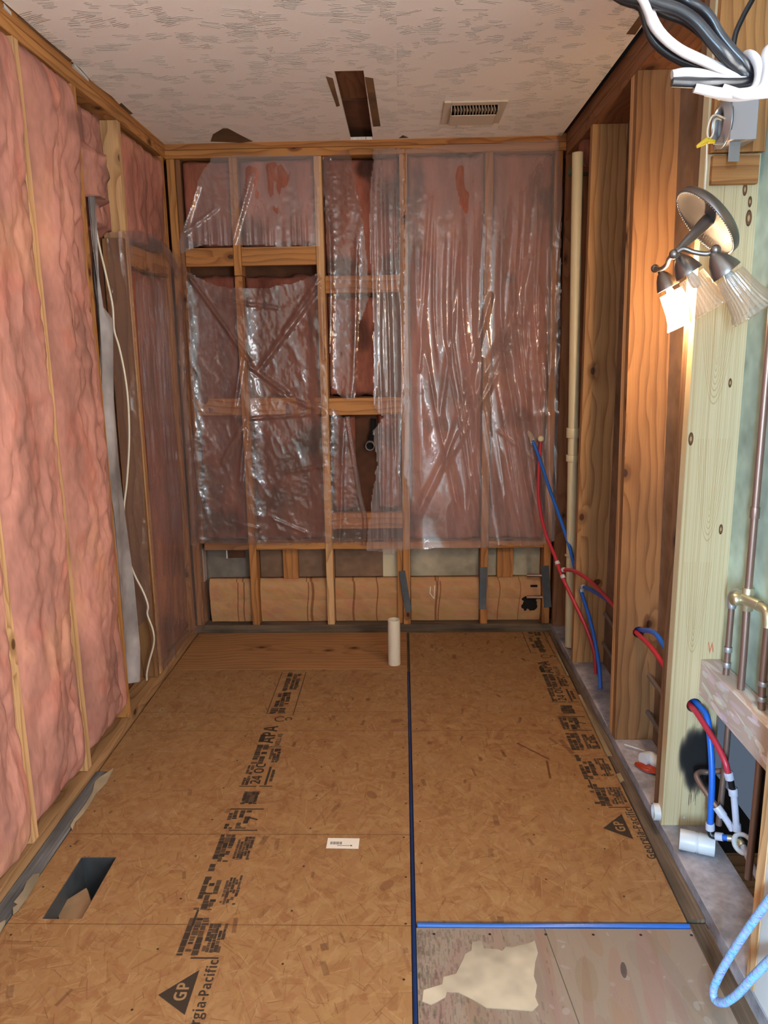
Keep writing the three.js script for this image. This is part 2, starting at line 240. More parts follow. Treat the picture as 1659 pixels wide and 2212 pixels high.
// ------------------------------------------------------------------ the room: floor
const XL = -1.11, XR = 0.785, HC = 2.4426;
const floor = structure('floor', 'strand board subfloor sheets laid over old plywood');
{
  board(floor, 'joist_deck', -1.3, 1.3, -0.3, -0.28, -0.3, 7.2, 2, M.dark);
  const sub = (x0, x1, z0, z1) => board(floor, 'subfloor_panel', x0, x1, -0.045, -0.0185, z0, z1, 2, M.old);
  sub(-1.3, -0.972, -0.15, 4.3); sub(-0.972, -0.855, -0.15, 1.87); sub(-0.972, -0.855, 2.142, 4.3); sub(-0.855, 0.93, -0.15, 4.3);
  // the sheets: tops at y = 0
  const L = { x0: -1.1, x1: 0.0165, z0: 0.5, z1: 2.7 };
  const lt = osbTex(5, L.x1 - L.x0, L.z1 - L.z0, (x, s, w, h, q) => {
    gradePrint(x, s, (-0.572 - L.x0) * s, (0.53 - L.z0) * s, q);
    x.strokeStyle = 'rgba(70,42,22,0.55)'; x.lineWidth = 2; for (const z of [0.936, 1.099, 1.767, 2.153]) { x.beginPath(); x.moveTo(0, (z - L.z0) * s); x.lineTo(w, (z - L.z0) * s + 2); x.stroke(); }
    for (const [px, pz] of [[-0.11, 1.55], [-0.03, 1.02], [-0.05, 2.0]]) { x.fillStyle = 'rgba(96,46,26,0.3)'; x.beginPath(); x.ellipse((px - L.x0) * s, (pz - L.z0) * s, 24, 14, q() * 3, 0, 7); x.fill(); }
    x.fillStyle = '#1d1511'; for (let i = 0; i < 46; i++) { const col = [-1.02, -0.62, -0.3, 0.0][i % 4], z = 0.55 + (i / 46) * 2.1; x.beginPath(); x.arc((col + 0.012 * (q() - 0.5) - L.x0) * s, (z - L.z0) * s, 2.6, 0, 7); x.fill(); }
  });
  lt.wrapS = lt.wrapT = THREE.ClampToEdgeWrapping;
  const topUV = (g, r) => { const p = g.attributes.position, uv = g.attributes.uv; for (let i = 0; i < p.count; i++) uv.setXY(i, (p.getX(i) - r.x0) / (r.x1 - r.x0), 1 - (p.getZ(i) - r.z0) / (r.z1 - r.z0)); return g; };
  const hole = rectHole(-0.967, -0.86, -2.136, -1.877);
  part(floor, 'strand_board_panel', topUV(flatXZ([[-1.1, 0.5], [0.0165, 0.5], [0.0165, 2.7], [-1.05, 2.7], [-1.055, 1.4], [-1.1, 1.395]], -0.018, 0, [hole]), L), std({ color: '#cccbc1', map: lt, bumpMap: lt, bumpScale: 0.0012, roughness: 0.72 }));
  const Rr = { x0: 0.03, x1: 0.765, z0: 0.02, z1: 2.137 };
  const rt = osbTex(9, Rr.x1 - Rr.x0, Rr.z1 - Rr.z0, (x, s, w, h, q) => {
    gradePrint(x, s, (0.627 - Rr.x0) * s, (-0.115 - Rr.z0) * s, q);
    x.strokeStyle = 'rgba(70,42,22,0.5)'; x.lineWidth = 2; x.beginPath(); x.moveTo(0, (1.1 - Rr.z0) * s); x.lineTo(w * 0.75, (1.1 - Rr.z0) * s); x.stroke();
    x.fillStyle = '#1d1511'; for (let i = 0; i < 30; i++) { const col = [0.05, 0.4, 0.6][i % 3], z = 0.06 + (i / 30) * 2.05; x.beginPath(); x.arc((col - Rr.x0) * s, (z - Rr.z0) * s, 2.4, 0, 7); x.fill(); }
    x.strokeStyle = 'rgba(96,50,26,0.7)'; x.lineWidth = 7; x.beginPath(); x.moveTo((0.43 - Rr.x0) * s, (1.2 - Rr.z0) * s); x.lineTo((0.53 - Rr.x0) * s, (1.32 - Rr.z0) * s); x.stroke(); x.beginPath(); x.moveTo((0.52 - Rr.x0) * s, (1.33 - Rr.z0) * s); x.lineTo((0.51 - Rr.x0) * s, (1.45 - Rr.z0) * s); x.stroke();
  });
  rt.wrapS = rt.wrapT = THREE.ClampToEdgeWrapping;
  part(floor, 'strand_board_panel', topUV(flatXZ([[0.03, 0.02], [0.765, 0.02], [0.735, 2.137], [0.03, 2.137]], -0.018, 0), Rr), std({ color: '#cccbc1', map: rt, bumpMap: rt, bumpScale: 0.0012, roughness: 0.72 }));
  board(floor, 'plywood_strip', -1.1, 0.0165, -0.018, 0.0, 0.012, 0.495, 0, wood('#a8794c', woodC, { roughness: 0.75 }));
  // old plywood at the doorway, with vinyl left on it
  const ply = canvasTex(1024, 1400, (x, w, h) => {
    const q = rngOf(41); x.fillStyle = '#b59c87'; x.fillRect(0, 0, w, h);
    for (let i = 0; i < 120; i++) { x.fillStyle = `rgba(${150 + 40 * q()},${112 + 30 * q()},${88 + 30 * q()},0.25)`; x.beginPath(); x.ellipse(q() * w, q() * h, 10 + 26 * q(), 60 + 200 * q(), (q() - 0.5) * 0.5, 0, 7); x.fill(); }
    for (let i = 0; i < 1500; i++) { x.fillStyle = `rgba(${90 + 120 * q()},${80 + 95 * q()},${70 + 80 * q()},0.14)`; x.fillRect(q() * w, q() * h, 1 + 2 * q(), 10 + 60 * q()); }
    // weathered, dirty half beside the seam
    for (let i = 0; i < 2600; i++) { const u = q() * q() * 0.46; x.fillStyle = `rgba(${58 + 50 * q()},${48 + 44 * q()},${38 + 36 * q()},0.2)`; x.fillRect(u * w, q() * h, 2 + 6 * q(), 6 + 26 * q()); }
    for (let i = 0; i < 60; i++) { x.fillStyle = `rgba(228,226,228,${0.1 + 0.2 * q()})`; x.beginPath(); x.ellipse((0.35 + 0.65 * q()) * w, q() * h, 4 + 16 * q(), 3 + 9 * q(), q() * 3, 0, 7); x.fill(); }
    x.fillStyle = 'rgba(60,50,52,0.6)'; x.beginPath(); x.ellipse(0.66 * w, 0.13 * h, 10, 34, 0.2, 0, 7); x.fill();
    x.strokeStyle = 'rgba(70,60,52,0.7)'; x.lineWidth = 3; x.beginPath(); x.moveTo(0.44 * w, 0); x.lineTo(0.5 * w, h * 0.5); x.stroke();
    x.fillStyle = '#1b1512'; for (const u of [0.06, 0.25, 0.44, 0.6, 0.76, 0.93]) { x.beginPath(); x.arc(u * w, 0.02 * h, 5, 0, 7); x.fill(); }
  });
  const Pr = { x0: 0.03, x1: 0.785, z0: 2.158, z1: 3.2 };
  part(floor, 'old_plywood_panel', topUV(flatXZ([[0.03, 2.158], [0.785, 2.158], [0.785, 3.2], [0.03, 3.2]], -0.018, -0.004), Pr), std({ color: '#c8d0d6', map: ply, roughness: 0.62 }));
  board(floor, 'old_plywood_panel', -1.1, 0.0165, -0.018, -0.002, 2.703, 3.2, 0, M.old); board(floor, 'old_plywood_panel', -1.1, 0.785, -0.018, -0.002, 3.203, 4.3, 0, M.old);
  const vin = [[912, 2165], [915, 2140], [955, 2128], [958, 2112], [985, 2105], [1000, 2075], [1005, 2062], [1018, 2055], [1020, 2036], [1040, 2034], [1045, 2050], [1075, 2052], [1085, 2056], [1093, 2046], [1105, 2048], [1145, 2038], [1155, 2033], [1162, 2060], [1156, 2080], [1153, 2110], [1160, 2130], [1156, 2155], [1163, 2172], [1150, 2185], [1110, 2182], [1050, 2178], [1020, 2160], [990, 2145], [965, 2143], [962, 2155], [945, 2165], [930, 2172]].map(([a, b]) => { const p = onY(a, b, -0.004); return [p.x, p.z]; });
  const vt = std({ color: '#e2d6bf', map: blotchTex, roughness: 0.6 });
  part(floor, 'vinyl_remnant', flatXZ(vin, -0.0045, -0.0018), vt, 'torn cream vinyl stuck to the old plywood');
  // dark blue sealant in the gaps between the sheets
  const seal = std({ color: '#16305e', roughness: 0.25 });
  part(floor, 'sealant_bead', tubeGeo([V(0.033, -0.006, 2.1475), V(0.25, -0.006, 2.149), V(0.5, -0.0055, 2.147), V(0.738, -0.006, 2.147)], 0.008, 8, 40), std({ color: '#2a62b8', roughness: 0.22 }), 'bright blue sealant bead');
  part(floor, 'sealant_bead', tubeGeo([V(0.0232, -0.009, 0.52), V(0.0225, -0.008, 1.1), V(0.0235, -0.009, 1.7), V(0.0232, -0.008, 2.7)], 0.0062, 8, 60), seal, 'dark blue sealant bead');
  // strip of the old floor along the left plate with plaster crusts
  board(floor, 'floor_strip', -1.108, -1.0565, -0.018, 0.003, 1.405, 3.0, 2, M.grey);
  const crust = (pts) => part(floor, 'plaster_crust', flatXZ(pts.map(([a, b]) => { const p = onY(a, b, 0.004); return [p.x, p.z]; }), 0.002, 0.0062), std({ color: '#cdbb9c', map: blotchTex }));
  crust([[228, 1672], [245, 1660], [230, 1690], [208, 1712], [195, 1735], [180, 1757], [163, 1775], [156, 1793], [152, 1785], [160, 1770], [172, 1755], [186, 1735], [200, 1712], [205, 1690], [215, 1680]]);
  crust([[85, 1888], [82, 1900], [58, 1940], [40, 1965], [28, 1975], [28, 1962], [38, 1955], [30, 1950], [50, 1925], [58, 1905], [72, 1890]]);
  crust([[12, 1988], [10, 1998], [2, 2012], [-20, 2040], [-20, 2020], [0, 1995]]);
  // right edge: old boards beside the strand board
  board(floor, 'floor_strip', 0.738, 0.783, -0.018, -0.002, 2.14, 3.0, 2, M.old);
  part(floor, 'floor_strip', grainUV(flatXZ([[0.7665, 0.02], [0.7835, 0.02], [0.7835, 2.135], [0.7375, 2.135]], -0.018, 0.006), 2), M.old);
  const chip = (pts) => part(floor, 'vinyl_chip', flatXZ(pts.map(([a, b]) => { const p = onY(a, b, 0.008); return [p.x, p.z]; }), 0.004, 0.009), std({ color: '#c2ac84', map: blotchTex }));
  chip([[1198, 1408], [1203, 1408], [1229, 1459], [1226, 1461]]); chip([[1249, 1501], [1254, 1501], [1322, 1632], [1311, 1632]]); chip([[1331, 1672], [1340, 1670], [1348, 1686], [1340, 1689]]);
  // hall floor behind the doorway
  board(floor, 'hall_floor', -2.6, 1.6, -0.05, -0.001, 4.303, 7.2, 2, wood('#8c7358', woodB));
}

// ------------------------------------------------------------------ ceiling
const ceiling = structure('ceiling', 'cream skip-trowel textured drywall ceiling with a cut slot');
{
  const slot = rectHole(-0.225, -0.12, -0.912, -0.004), vent = rectHole(0.215, 0.41, -0.52, -0.285);
  const g = flatXZ([[-1.115, 0.0], [0.4, 0.0], [0.762, 0.0], [0.762, 4.3], [-1.1, 4.3], [-1.1, 1.25], [-1.112, 1.24], [-1.098, 1.0], [-1.112, 0.86], [-1.1, 0.7], [-1.115, 0.45]], HC, HC + 0.013, [slot, vent]);
  const p = g.attributes.position, uv = g.attributes.uv; for (let i = 0; i < p.count; i++) uv.setXY(i, p.getX(i), p.getZ(i));
  part(ceiling, 'drywall_panel', g, M.ceiling);
  board(ceiling, 'attic_deck', -1.4, 1.3, HC + 0.2, HC + 0.22, -0.3, 4.4, 2, M.dark);
  for (const [x, w] of [[-0.29, 0.038], [-0.085, 0.038], [0.45, 0.038], [-0.7, 0.038]]) board(ceiling, 'joist', x - w / 2, x + w / 2, HC + 0.0135, HC + 0.2, -0.1, 4.3, 2, M.brown);
  board(ceiling, 'cavity_board', -0.268, -0.106, HC + 0.05, HC + 0.07, -0.05, 0.42, 2, M.sheath); board(ceiling, 'cavity_board', -0.268, -0.106, HC + 0.055, HC + 0.075, 0.425, 1.0, 2, M.brown);
  const torn = std({ color: '#8f6c48', map: blotchTex, roughness: 0.95 });
  const patch = (pts) => part(ceiling, 'torn_paper_patch', flatXZ(pts.map(([a, b]) => { const q = onY(a, b, HC); return [q.x, q.z]; }), HC - 0.0015, HC + 0.001), torn);
  patch([[455, 305], [460, 290], [482, 277], [492, 277], [520, 292], [546, 305], [520, 308]]);
  patch([[704, 165], [719, 169], [734, 228], [727, 230]]); patch([[788, 166], [806, 169], [822, 272], [806, 273]]);
  patch([[862, 298], [870, 292], [882, 297]]); patch([[1353, 73], [1384, 30], [1389, 48], [1372, 74]]); patch([[255, 228], [262, 222], [287, 245], [272, 250], [250, 240]]); patch([[28, 48], [40, 35], [155, 130], [140, 140]]);
  const edge = (pts) => part(ceiling, 'torn_drywall_edge', flatXZ(pts.map(([a, b]) => { const q = onY(a, b, HC); return [q.x, q.z]; }), HC - 0.012, HC - 0.002), M.white);
  edge([[150, 140], [160, 135], [182, 158], [200, 180], [205, 196], [190, 188], [178, 170], [158, 155]]);
  edge([[0, 12], [8, 5], [36, 38], [22, 42]]);
}

// ------------------------------------------------------------------ back wall
const STUDS = [-0.79, -0.386, 0.02, 0.427];
const wallBack = structure('wall_back', 'open stud wall with old sheathing showing');
{
  const B = (n, x0, x1, y0, y1, z0, z1, a, m) => board(wallBack, n, x0, x1, y0, y1, z0, z1, a, m);
  part(wallBack, 'sheathing_panel', extrudeXY([[-1.4, -0.05], [1.1, -0.05], [1.1, 2.7], [-1.4, 2.7]], [], -0.13, -0.112), M.sheath);
  B('top_plate', -1.2, 0.93, HC - 0.064, HC - 0.027, -0.089, 0, 0, M.gold); B('top_plate', -1.2, 0.93, HC - 0.026, HC + 0.012, -0.089, 0.0005, 0, M.gold2);
  B('bottom_plate', -1.2, 0.93, -0.018, 0.038, -0.089, 0.0, 0, M.old);
  for (const [i, x] of STUDS.entries()) {
    const up = x - 0.019, m = [M.gold, M.pine2, M.gold, M.gold2][i];
    if (i === 0) { B('stud', up, x + 0.019, 1.84, HC - 0.065, -0.089, 0, 1, m); B('stud', up, x + 0.019, 0.039, 1.838, -0.089, -0.001, 1, M.gold2); } else B('stud', up, x + 0.019, 0.039, HC - 0.065, -0.089, 0, 1, m);
  }
  B('stud', -1.108, -1.07, 0.039, HC - 0.065, -0.089, 0, 1, M.gold); B('stud', -1.068, -1.045, 0.49, HC - 0.065, -0.089, -0.01, 1, M.brown);
  B('stud', 0.735, 0.773, 0.039, HC - 0.065, -0.089, 0, 1, M.gold2);
  // blocking between the studs
  const edges = [[-1.044, -0.81], [-0.77, -0.406], [-0.366, 0.0], [0.04, 0.407], [0.447, 0.734]];
  for (const k of [0, 1]) { B('blocking', edges[k][0], edges[k][1], 1.886, 1.972, -0.039, -0.0005, 0, k ? M.gold : M.gold2); B('blocking', edges[k][0], edges[k][1], 1.16, 1.245, -0.06, -0.022, 0, M.gold2); }
  B('blocking', ...edges[2], 1.75, 1.832, -0.039, -0.0005, 0, M.gold2); B('blocking', ...edges[2], 1.155, 1.24, -0.039, -0.0005, 0, M.gold); B('blocking', ...edges[2], 0.565, 0.65, -0.039, -0.001, 0, M.gold2);
  for (const k of [3, 4]) B('blocking', ...edges[k], 1.16, 1.245, -0.06, -0.03, 0, M.brown);
  for (const [k, e] of edges.entries()) B('sill_block', e[0], e[1], 0.455, 0.492, -0.089, -0.001, 0, k === 0 ? M.brown : M.gold);
  // lower bays: back of the drywall beyond and kraft paper facings
  const hole = rectHole(-0.943, -0.848, 0.388, 0.43);
  part(wallBack, 'drywall_backing', extrudeXY([[-1.06, 0.2], [-0.81, 0.2], [-0.81, 0.454], [-1.06, 0.454]], [hole], -0.111, -0.095), M.greyPaper);
  for (const [k, e] of edges.entries()) if (k) B('drywall_backing', e[0], e[1], 0.2, 0.454, -0.111, -0.095, 0, k < 3 ? M.paper : std({ color: '#c9bfa6', map: blotchTex }));
  B('drywall_backing', -0.108, 0.0, 0.22, 0.454, -0.094, -0.088, 1, M.cream); B('hole_edge', -0.952, -0.944, 0.386, 0.438, -0.094, -0.086, 1, M.white); B('drywall_edge', -1.069, -1.062, 0.27, 0.452, -0.094, -0.04, 1, M.white);
  B('cripple_block', -0.64, -0.56, 0.28, 0.453, -0.094, -0.056, 1, M.gold2); B('cripple_block', 0.5, 0.585, 0.28, 0.453, -0.094, -0.056, 1, M.gold2); B('cripple_block', -0.03, 0.0, 0.03, 0.453, -0.087, -0.02, 1, M.gold2);
  for (const [k, e] of edges.entries()) {
    const n = 12, pos = [], uv = [], idx = [], rows = [[0.04, -0.06], [0.1, -0.046], [0.155, -0.043], [0.163, -0.05], [0.17, -0.043], [0.23, -0.04], [0.278, -0.06], [0.28, -0.094], [0.04, -0.094], [0.04, -0.06]];
    rows.forEach(([y, z], j) => { for (let i = 0; i <= n; i++) { const x = lerp(e[0] + 0.002, e[1] - 0.002, i / n); pos.push(x, y, z + (j < 7 ? 0.008 * (vn(x * 14 + 3, j * 0.8 + k) - 0.5) : 0)); uv.push(x, y + j * 0.003); } });
    for (let j = 0; j < rows.length - 1; j++) for (let i = 0; i < n; i++) { const a = j * (n + 1) + i; idx.push(a, a + 1, a + n + 1, a + 1, a + n + 2, a + n + 1); }
    const g = new THREE.BufferGeometry(); g.setAttribute('position', new THREE.Float32BufferAttribute(pos, 3)); g.setAttribute('uv', new THREE.Float32BufferAttribute(uv, 2)); g.setIndex(idx); g.computeVertexNormals();
    const t = canvasTex(512, 400, (x, w, h) => {
      const q = rngOf(60 + k); x.fillStyle = '#bd9064'; x.fillRect(0, 0, w, h); for (let i = 0; i < 160; i++) { x.fillStyle = `rgba(${140 + 60 * q()},${95 + 50 * q()},${60 + 35 * q()},0.12)`; x.beginPath(); x.ellipse(q() * w, q() * h, 20 + 70 * q(), 10 + 30 * q(), q(), 0, 7); x.fill(); }
      for (let i = 0; i < 2; i++) { const u = (0.2 + 0.65 * q()) * w; x.strokeStyle = 'rgba(96,50,22,0.55)'; x.lineWidth = 6 + 16 * q(); x.beginPath(); x.moveTo(u, 0); x.bezierCurveTo(u + 30 * q(), 0.3 * h, u - 20, 0.6 * h, u - 20 * q(), h); x.stroke(); }
      if (k === 4) { x.fillStyle = '#0b0909'; for (let i = 0; i < 90; i++) { x.beginPath(); x.ellipse(w * (0.79 + 0.16 * (q() - 0.5) * 1.4), h * (0.57 + 0.3 * (q() - 0.5)), 8 + 14 * q(), 10 + 18 * q(), 0, 0, 7); x.fill(); } x.fillRect(w * 0.8, h * 0.1, w * 0.13, h * 0.05); }
      if (k === 3) { x.strokeStyle = '#efe9df'; x.lineWidth = 5; x.beginPath(); x.moveTo(0.29 * w, 0.12 * h); x.lineTo(0.28 * w, 0.28 * h); x.lineTo(0.34 * w, 0.42 * h); x.lineTo(0.35 * w, 0.1 * h); x.stroke(); }
    });
    t.repeat.set(1 / (e[1] - e[0]), 1 / 0.24); t.offset.set(-e[0] / (e[1] - e[0]), -0.04 / 0.24);
    part(wallBack, 'kraft_facing', g, std({ map: t, roughness: 0.85, side: THREE.DoubleSide }));
  }
}

// ------------------------------------------------------------------ left wall
const wallLeft = structure('wall_left', 'open stud wall filled with pink insulation');
{
  const B = (n, x0, x1, y0, y1, z0, z1, a, m) => board(wallLeft, n, x0, x1, y0, y1, z0, z1, a, m);
  B('sheathing_panel', -1.235, -1.205, -0.2, 2.7, -0.15, 4.32, 1, M.sheath);
  B('top_plate', -1.2, XL, HC - 0.064, HC - 0.027, 0.001, 4.3, 2, M.gold); B('top_plate', -1.2, XL + 0.001, HC - 0.026, HC + 0.012, 0.001, 4.3, 2, M.gold2);
  B('bottom_plate', -1.2, XL, -0.018, 0.038, 0.001, 4.3, 2, wood('#b08559', woodB));
  for (const [i, z] of [0.05, 1.045, 1.449, 1.856, 2.262, 2.668, 3.06].entries()) B('stud', -1.2, XL, 0.039, HC - 0.065, z - 0.019, z + 0.019, 1, [M.gold, M.gold, M.pine2, M.pine2, M.gold, M.gold2, M.gold2][i]);
  B('stud', -1.2, XL, 0.039, HC - 0.065, 0.6, 0.638, 1, M.pine2); B('stud', -1.2, XL - 0.002, 0.039, 1.93, 0.64, 0.668, 1, M.pine);
  B('blocking', -1.15, XL - 0.002, 1.83, 1.915, 0.07, 0.599, 2, M.gold);
  B('drywall_panel', -1.125, XL + 0.0, -0.018, HC, 3.09, 4.299, 1, M.white);
}

// ------------------------------------------------------------------ right wall
const wallRight = structure('wall_right', 'open plumbing wall of wide studs with the next room’s drywall behind');
const zB = 1.19, leanB = -0.05;
{
  const B = (n, x0, x1, y0, y1, z0, z1, a, m, l) => board(wallRight, n, x0, x1, y0, y1, z0, z1, a, m, l);
  const XB = XR + 0.14;
  B('top_plate', XR, XB, HC - 0.09, HC - 0.04, -0.05, 4.3, 2, M.brown); B('top_plate', XR - 0.001, XB, HC - 0.039, HC + 0.012, -0.05, 4.3, 2, M.brown);
  B('bottom_plate', XR, XB, -0.018, 0.038, -0.05, 4.3, 2, std({ color: '#c2bec6', map: rep(blotchTex, 3, 3), roughness: 0.8 }));
  B('drywall_backing', XB, XB + 0.013, -0.018, HC, -0.12, 1.765, 1, M.paper);
  part(wallRight, 'green_drywall', boardGeo(XB + 0.0005, XB + 0.0135, 0.47, HC, 1.766, 2.9, 1), M.green, 'pale green moisture board');
  B('cavity_board', 1.16, 1.18, -0.3, 0.6, 1.6, 3.3, 1, M.dark); B('cavity_board', 1.0, 1.02, 0.1, 0.47, 2.27, 2.9, 1, M.white);
  B('cavity_sole', 0.94, 1.16, -0.12, -0.06, 1.77, 3.0, 0, M.pine2);
  const studXY = (name, y1, z0, holes, m, shear = 0, label) => {
    const g = extrudeXY([[XR, 0.039], [XB, 0.039], [XB, y1], [XR, y1]], holes.map(([x, y, r]) => holeAt(x, y, r)), z0, z0 + 0.038, 0);
    const q = rngOf(seedUV++ * 331); grainUV(g, 1, q(), q() * 2);
    if (shear) { const p = g.attributes.position; for (let i = 0; i < p.count; i++) p.setZ(i, p.getZ(i) + (p.getY(i) - 1.2) * shear); g.computeVertexNormals(); }
    return part(wallRight, name, g, m, label);
  };
  const TOP = HC - 0.091;
  studXY('stud', TOP, -0.001, [], M.brown); studXY('stud', TOP, 0.485, [[0.885, 0.42, 0.022]], wood('#b08659', woodB));
  studXY('stud', TOP, zB - 0.077, [[0.858, 0.453, 0.021]], M.pine2, leanB); studXY('stud', TOP, zB - 0.038, [[0.858, 0.453, 0.021]], M.pine, leanB);
  studXY('stud', TOP, 1.7, [[0.857, 0.433, 0.022]], wood('#7d5a3c', woodB));
  // the nearest doubled stud carries soot, knots and drill holes on its broad face
  const yTop = TOP, faceTex = canvasTex(512, 2048, (x, w, h) => {
    const q = rngOf(88), Y = y => h * (1 - (y - 0.039) / (yTop - 0.039)), X = u => w * (u - XR) / 0.14;
    x.fillStyle = '#c4b28b'; x.fillRect(0, 0, w, h);
    for (let i = 0; i < 34; i++) { x.strokeStyle = `rgba(150,118,70,${0.2 + 0.25 * q()})`; x.lineWidth = 2 + 4 * q(); const u = q() * w, b = (q() - 0.5) * 90; x.beginPath(); x.moveTo(u, 0); x.bezierCurveTo(u + b, h * 0.3, u - b, h * 0.6, u + b * 0.5, h); x.stroke(); }
    for (const [cu, cy, n] of [[0.85, 1.3, 7], [0.86, 0.9, 6], [0.84, 0.55, 5]]) for (let i = 0; i < n; i++) { x.strokeStyle = 'rgba(150,115,66,0.4)'; x.lineWidth = 4; x.beginPath(); x.moveTo(X(cu) - 30 - 26 * i, Y(cy + 0.32)); x.quadraticCurveTo(X(cu), Y(cy - 0.08 - 0.035 * i), X(cu) + 30 + 26 * i, Y(cy + 0.32)); x.stroke(); }
    for (let i = 0; i < 3000; i++) { x.fillStyle = `rgba(${150 + 90 * q()},${125 + 80 * q()},${80 + 70 * q()},0.12)`; x.fillRect(q() * w, q() * h, 1 + 2 * q(), 14 + 50 * q()); }
    for (const [u, y, r] of [[0.89, 1.37, 9], [0.895, 0.965, 11], [0.797, 1.22, 14], [0.89, 1.86, 12], [0.905, 1.79, 16], [0.905, 1.83, 10], [0.83, 1.72, 6]]) { x.fillStyle = '#6a4426'; x.beginPath(); x.ellipse(X(u), Y(y), r * 1.6, r, 0, 0, 7); x.fill(); x.strokeStyle = '#4a2c16'; x.lineWidth = 4; x.stroke(); x.fillStyle = '#a98d62'; x.beginPath(); x.ellipse(X(u), Y(y), r * 0.7, r * 0.45, 0, 0, 7); x.fill(); }
    x.strokeStyle = 'rgba(190,70,40,0.7)'; x.lineWidth = 8; x.beginPath(); x.moveTo(X(0.885), Y(0.63)); x.lineTo(X(0.89), Y(0.60)); x.lineTo(X(0.895), Y(0.625)); x.lineTo(X(0.9), Y(0.6)); x.stroke();
    for (let i = 0; i < 240; i++) { const a = q() * 7, r = Math.pow(q(), 0.6), u = X(0.886) + Math.cos(a) * 205 * r, v = Y(0.262) + Math.sin(a) * 74 * r; const g = x.createRadialGradient(u, v, 1, u, v, 44); g.addColorStop(0, 'rgba(8,7,9,0.5)'); g.addColorStop(1, 'rgba(8,7,9,0)'); x.fillStyle = g; x.fillRect(u - 44, v - 44, 88, 88); }
    x.fillStyle = '#0b0a0c'; x.beginPath(); x.ellipse(X(0.886), Y(0.258), 165, 50, 0, 0, 7); x.fill();
    for (let i = 0; i < 26; i++) { x.fillStyle = 'rgba(40,28,20,0.5)'; x.fillRect(X(0.86 + 0.05 * q()), Y(0.19 - 0.05 * q()), 4, 12 + 26 * q()); }
  });
  faceTex.wrapS = faceTex.wrapT = THREE.ClampToEdgeWrapping;
  const cC = studXY('stud', TOP, 1.739, [[0.857, 0.433, 0.022]], std({ map: faceTex, roughness: 0.8, bumpMap: faceTex, bumpScale: 0.0008 }), 0, 'pale stud with a soot mark and knots');
  { const p = cC.geometry.attributes.position, uv = cC.geometry.attributes.uv; for (let i = 0; i < p.count; i++) uv.setXY(i, (p.getX(i) - XR) / 0.14 * 0.98 + 0.01, (p.getY(i) - 0.039) / (TOP - 0.039)); }
  B('stud', XR, XB, 0.039, TOP, 2.365, 2.403, 1, M.pine2);
  B('header_block', XR + 0.005, XB, 1.945, 2.35, 1.7775, 1.8, 1, M.gold2); B('header_block', XR + 0.012, XB - 0.01, 1.87, 1.94, 1.7775, 1.796, 0, M.gold2);
  const pm = wood('#b9b4ba', oldTex, { roughness: 0.75 });
  B('painted_block', 0.867, 0.924, 0.47, 0.578, 1.7775, 2.364, 2, std({ map: canvasTex(1024, 512, (x, w, h) => { const q = rngOf(19); x.fillStyle = '#bfae a2'.replace(' ', ''); x.fillRect(0, 0, w, h); for (let i = 0; i < 900; i++) { x.fillStyle = `rgba(${205 + 40 * q()},${202 + 40 * q()},${210 + 40 * q()},${0.2 + 0.5 * q()})`; x.beginPath(); x.ellipse(q() * w, q() * h, 4 + 22 * q(), 2 + 8 * q(), 1.2 + 0.7 * q(), 0, 7); x.fill(); } }), roughness: 0.7 }), 'block smeared with white paint');
  for (const [x0, x1, z0] of [[XR + 0.001, XR + 0.013, 2.404], [XB + 0.014, XB + 0.03, 2.905]]) { B('drywall_panel', x0, x1, 0.039, TOP, z0, 2.909, 1, M.white); B('drywall_panel', x0, x1, 0.039, TOP, 4.191, 4.299, 1, M.white); B('drywall_panel', x0, x1, 0.039, 0.859, 2.91, 4.19, 1, M.white); B('drywall_panel', x0, x1, 2.141, TOP, 2.91, 4.19, 1, M.white); }
  B('green_block', XR + 0.005, XB - 0.01, 2.255, 2.285, 0.04, 0.1, 0, std({ color: '#4d6b58' }), 'small green block');
}

// ------------------------------------------------------------------ doorway wall behind the camera and the hall
const wallFront = structure('wall_front', 'white drywall wall with the doorway');
const ZF = 4.3, ZH = 7.05;
{
  const B = (n, x0, x1, y0, y1, z0, z1) => board(wallFront, n, x0, x1, y0, y1, z0, z1, 1, M.white);
  B('drywall_panel', -2.6, -0.1, -0.02, 2.5, ZF, ZF + 0.1); B('drywall_panel', 0.72, 1.6, -0.02, 2.5, ZF, ZF + 0.1); B('lintel_panel', -0.1, 0.72, 2.3, 2.5, ZF, ZF + 0.1);
  B('hall_wall', -2.7, -2.6, -0.02, 2.5, ZF, ZH + 0.1); B('hall_wall', 1.6, 1.7, -0.02, 2.5, ZF, ZH + 0.1); board(wallFront, 'hall_ceiling', -2.7, 1.7, 2.5, 2.55, ZF - 0.02, ZH + 0.1, 2, M.white);
  B('hall_wall', -2.7, -2.0, -0.02, 2.5, ZH, ZH + 0.1); B('hall_wall', -0.7, 1.7, -0.02, 2.5, ZH, ZH + 0.1); B('hall_wall', -2.0, -0.7, -0.02, 0.7, ZH, ZH + 0.1); B('hall_wall', -2.0, -0.7, 2.2, 2.5, ZH, ZH + 0.1);
}
const window1 = structure('window_1', 'hall window behind the camera');
{
  const f = (x0, x1, y0, y1) => board(window1, 'window_frame', x0, x1, y0, y1, ZH, ZH + 0.04, 1, M.pvc);
  f(-2.0, -1.96, 0.7, 2.2); f(-0.74, -0.7, 0.7, 2.2); f(-1.959, -0.741, 0.7, 0.74); f(-1.959, -0.741, 2.16, 2.2);
  part(window1, 'window_pane', extrudeXY([[-1.96, 0.74], [-0.74, 0.74], [-0.74, 2.16], [-1.96, 2.16]], [], ZH + 0.02, ZH + 0.024), new THREE.MeshPhysicalMaterial({ color: '#ffffff', transmission: 1, roughness: 0.02, thickness: 0 }));
}
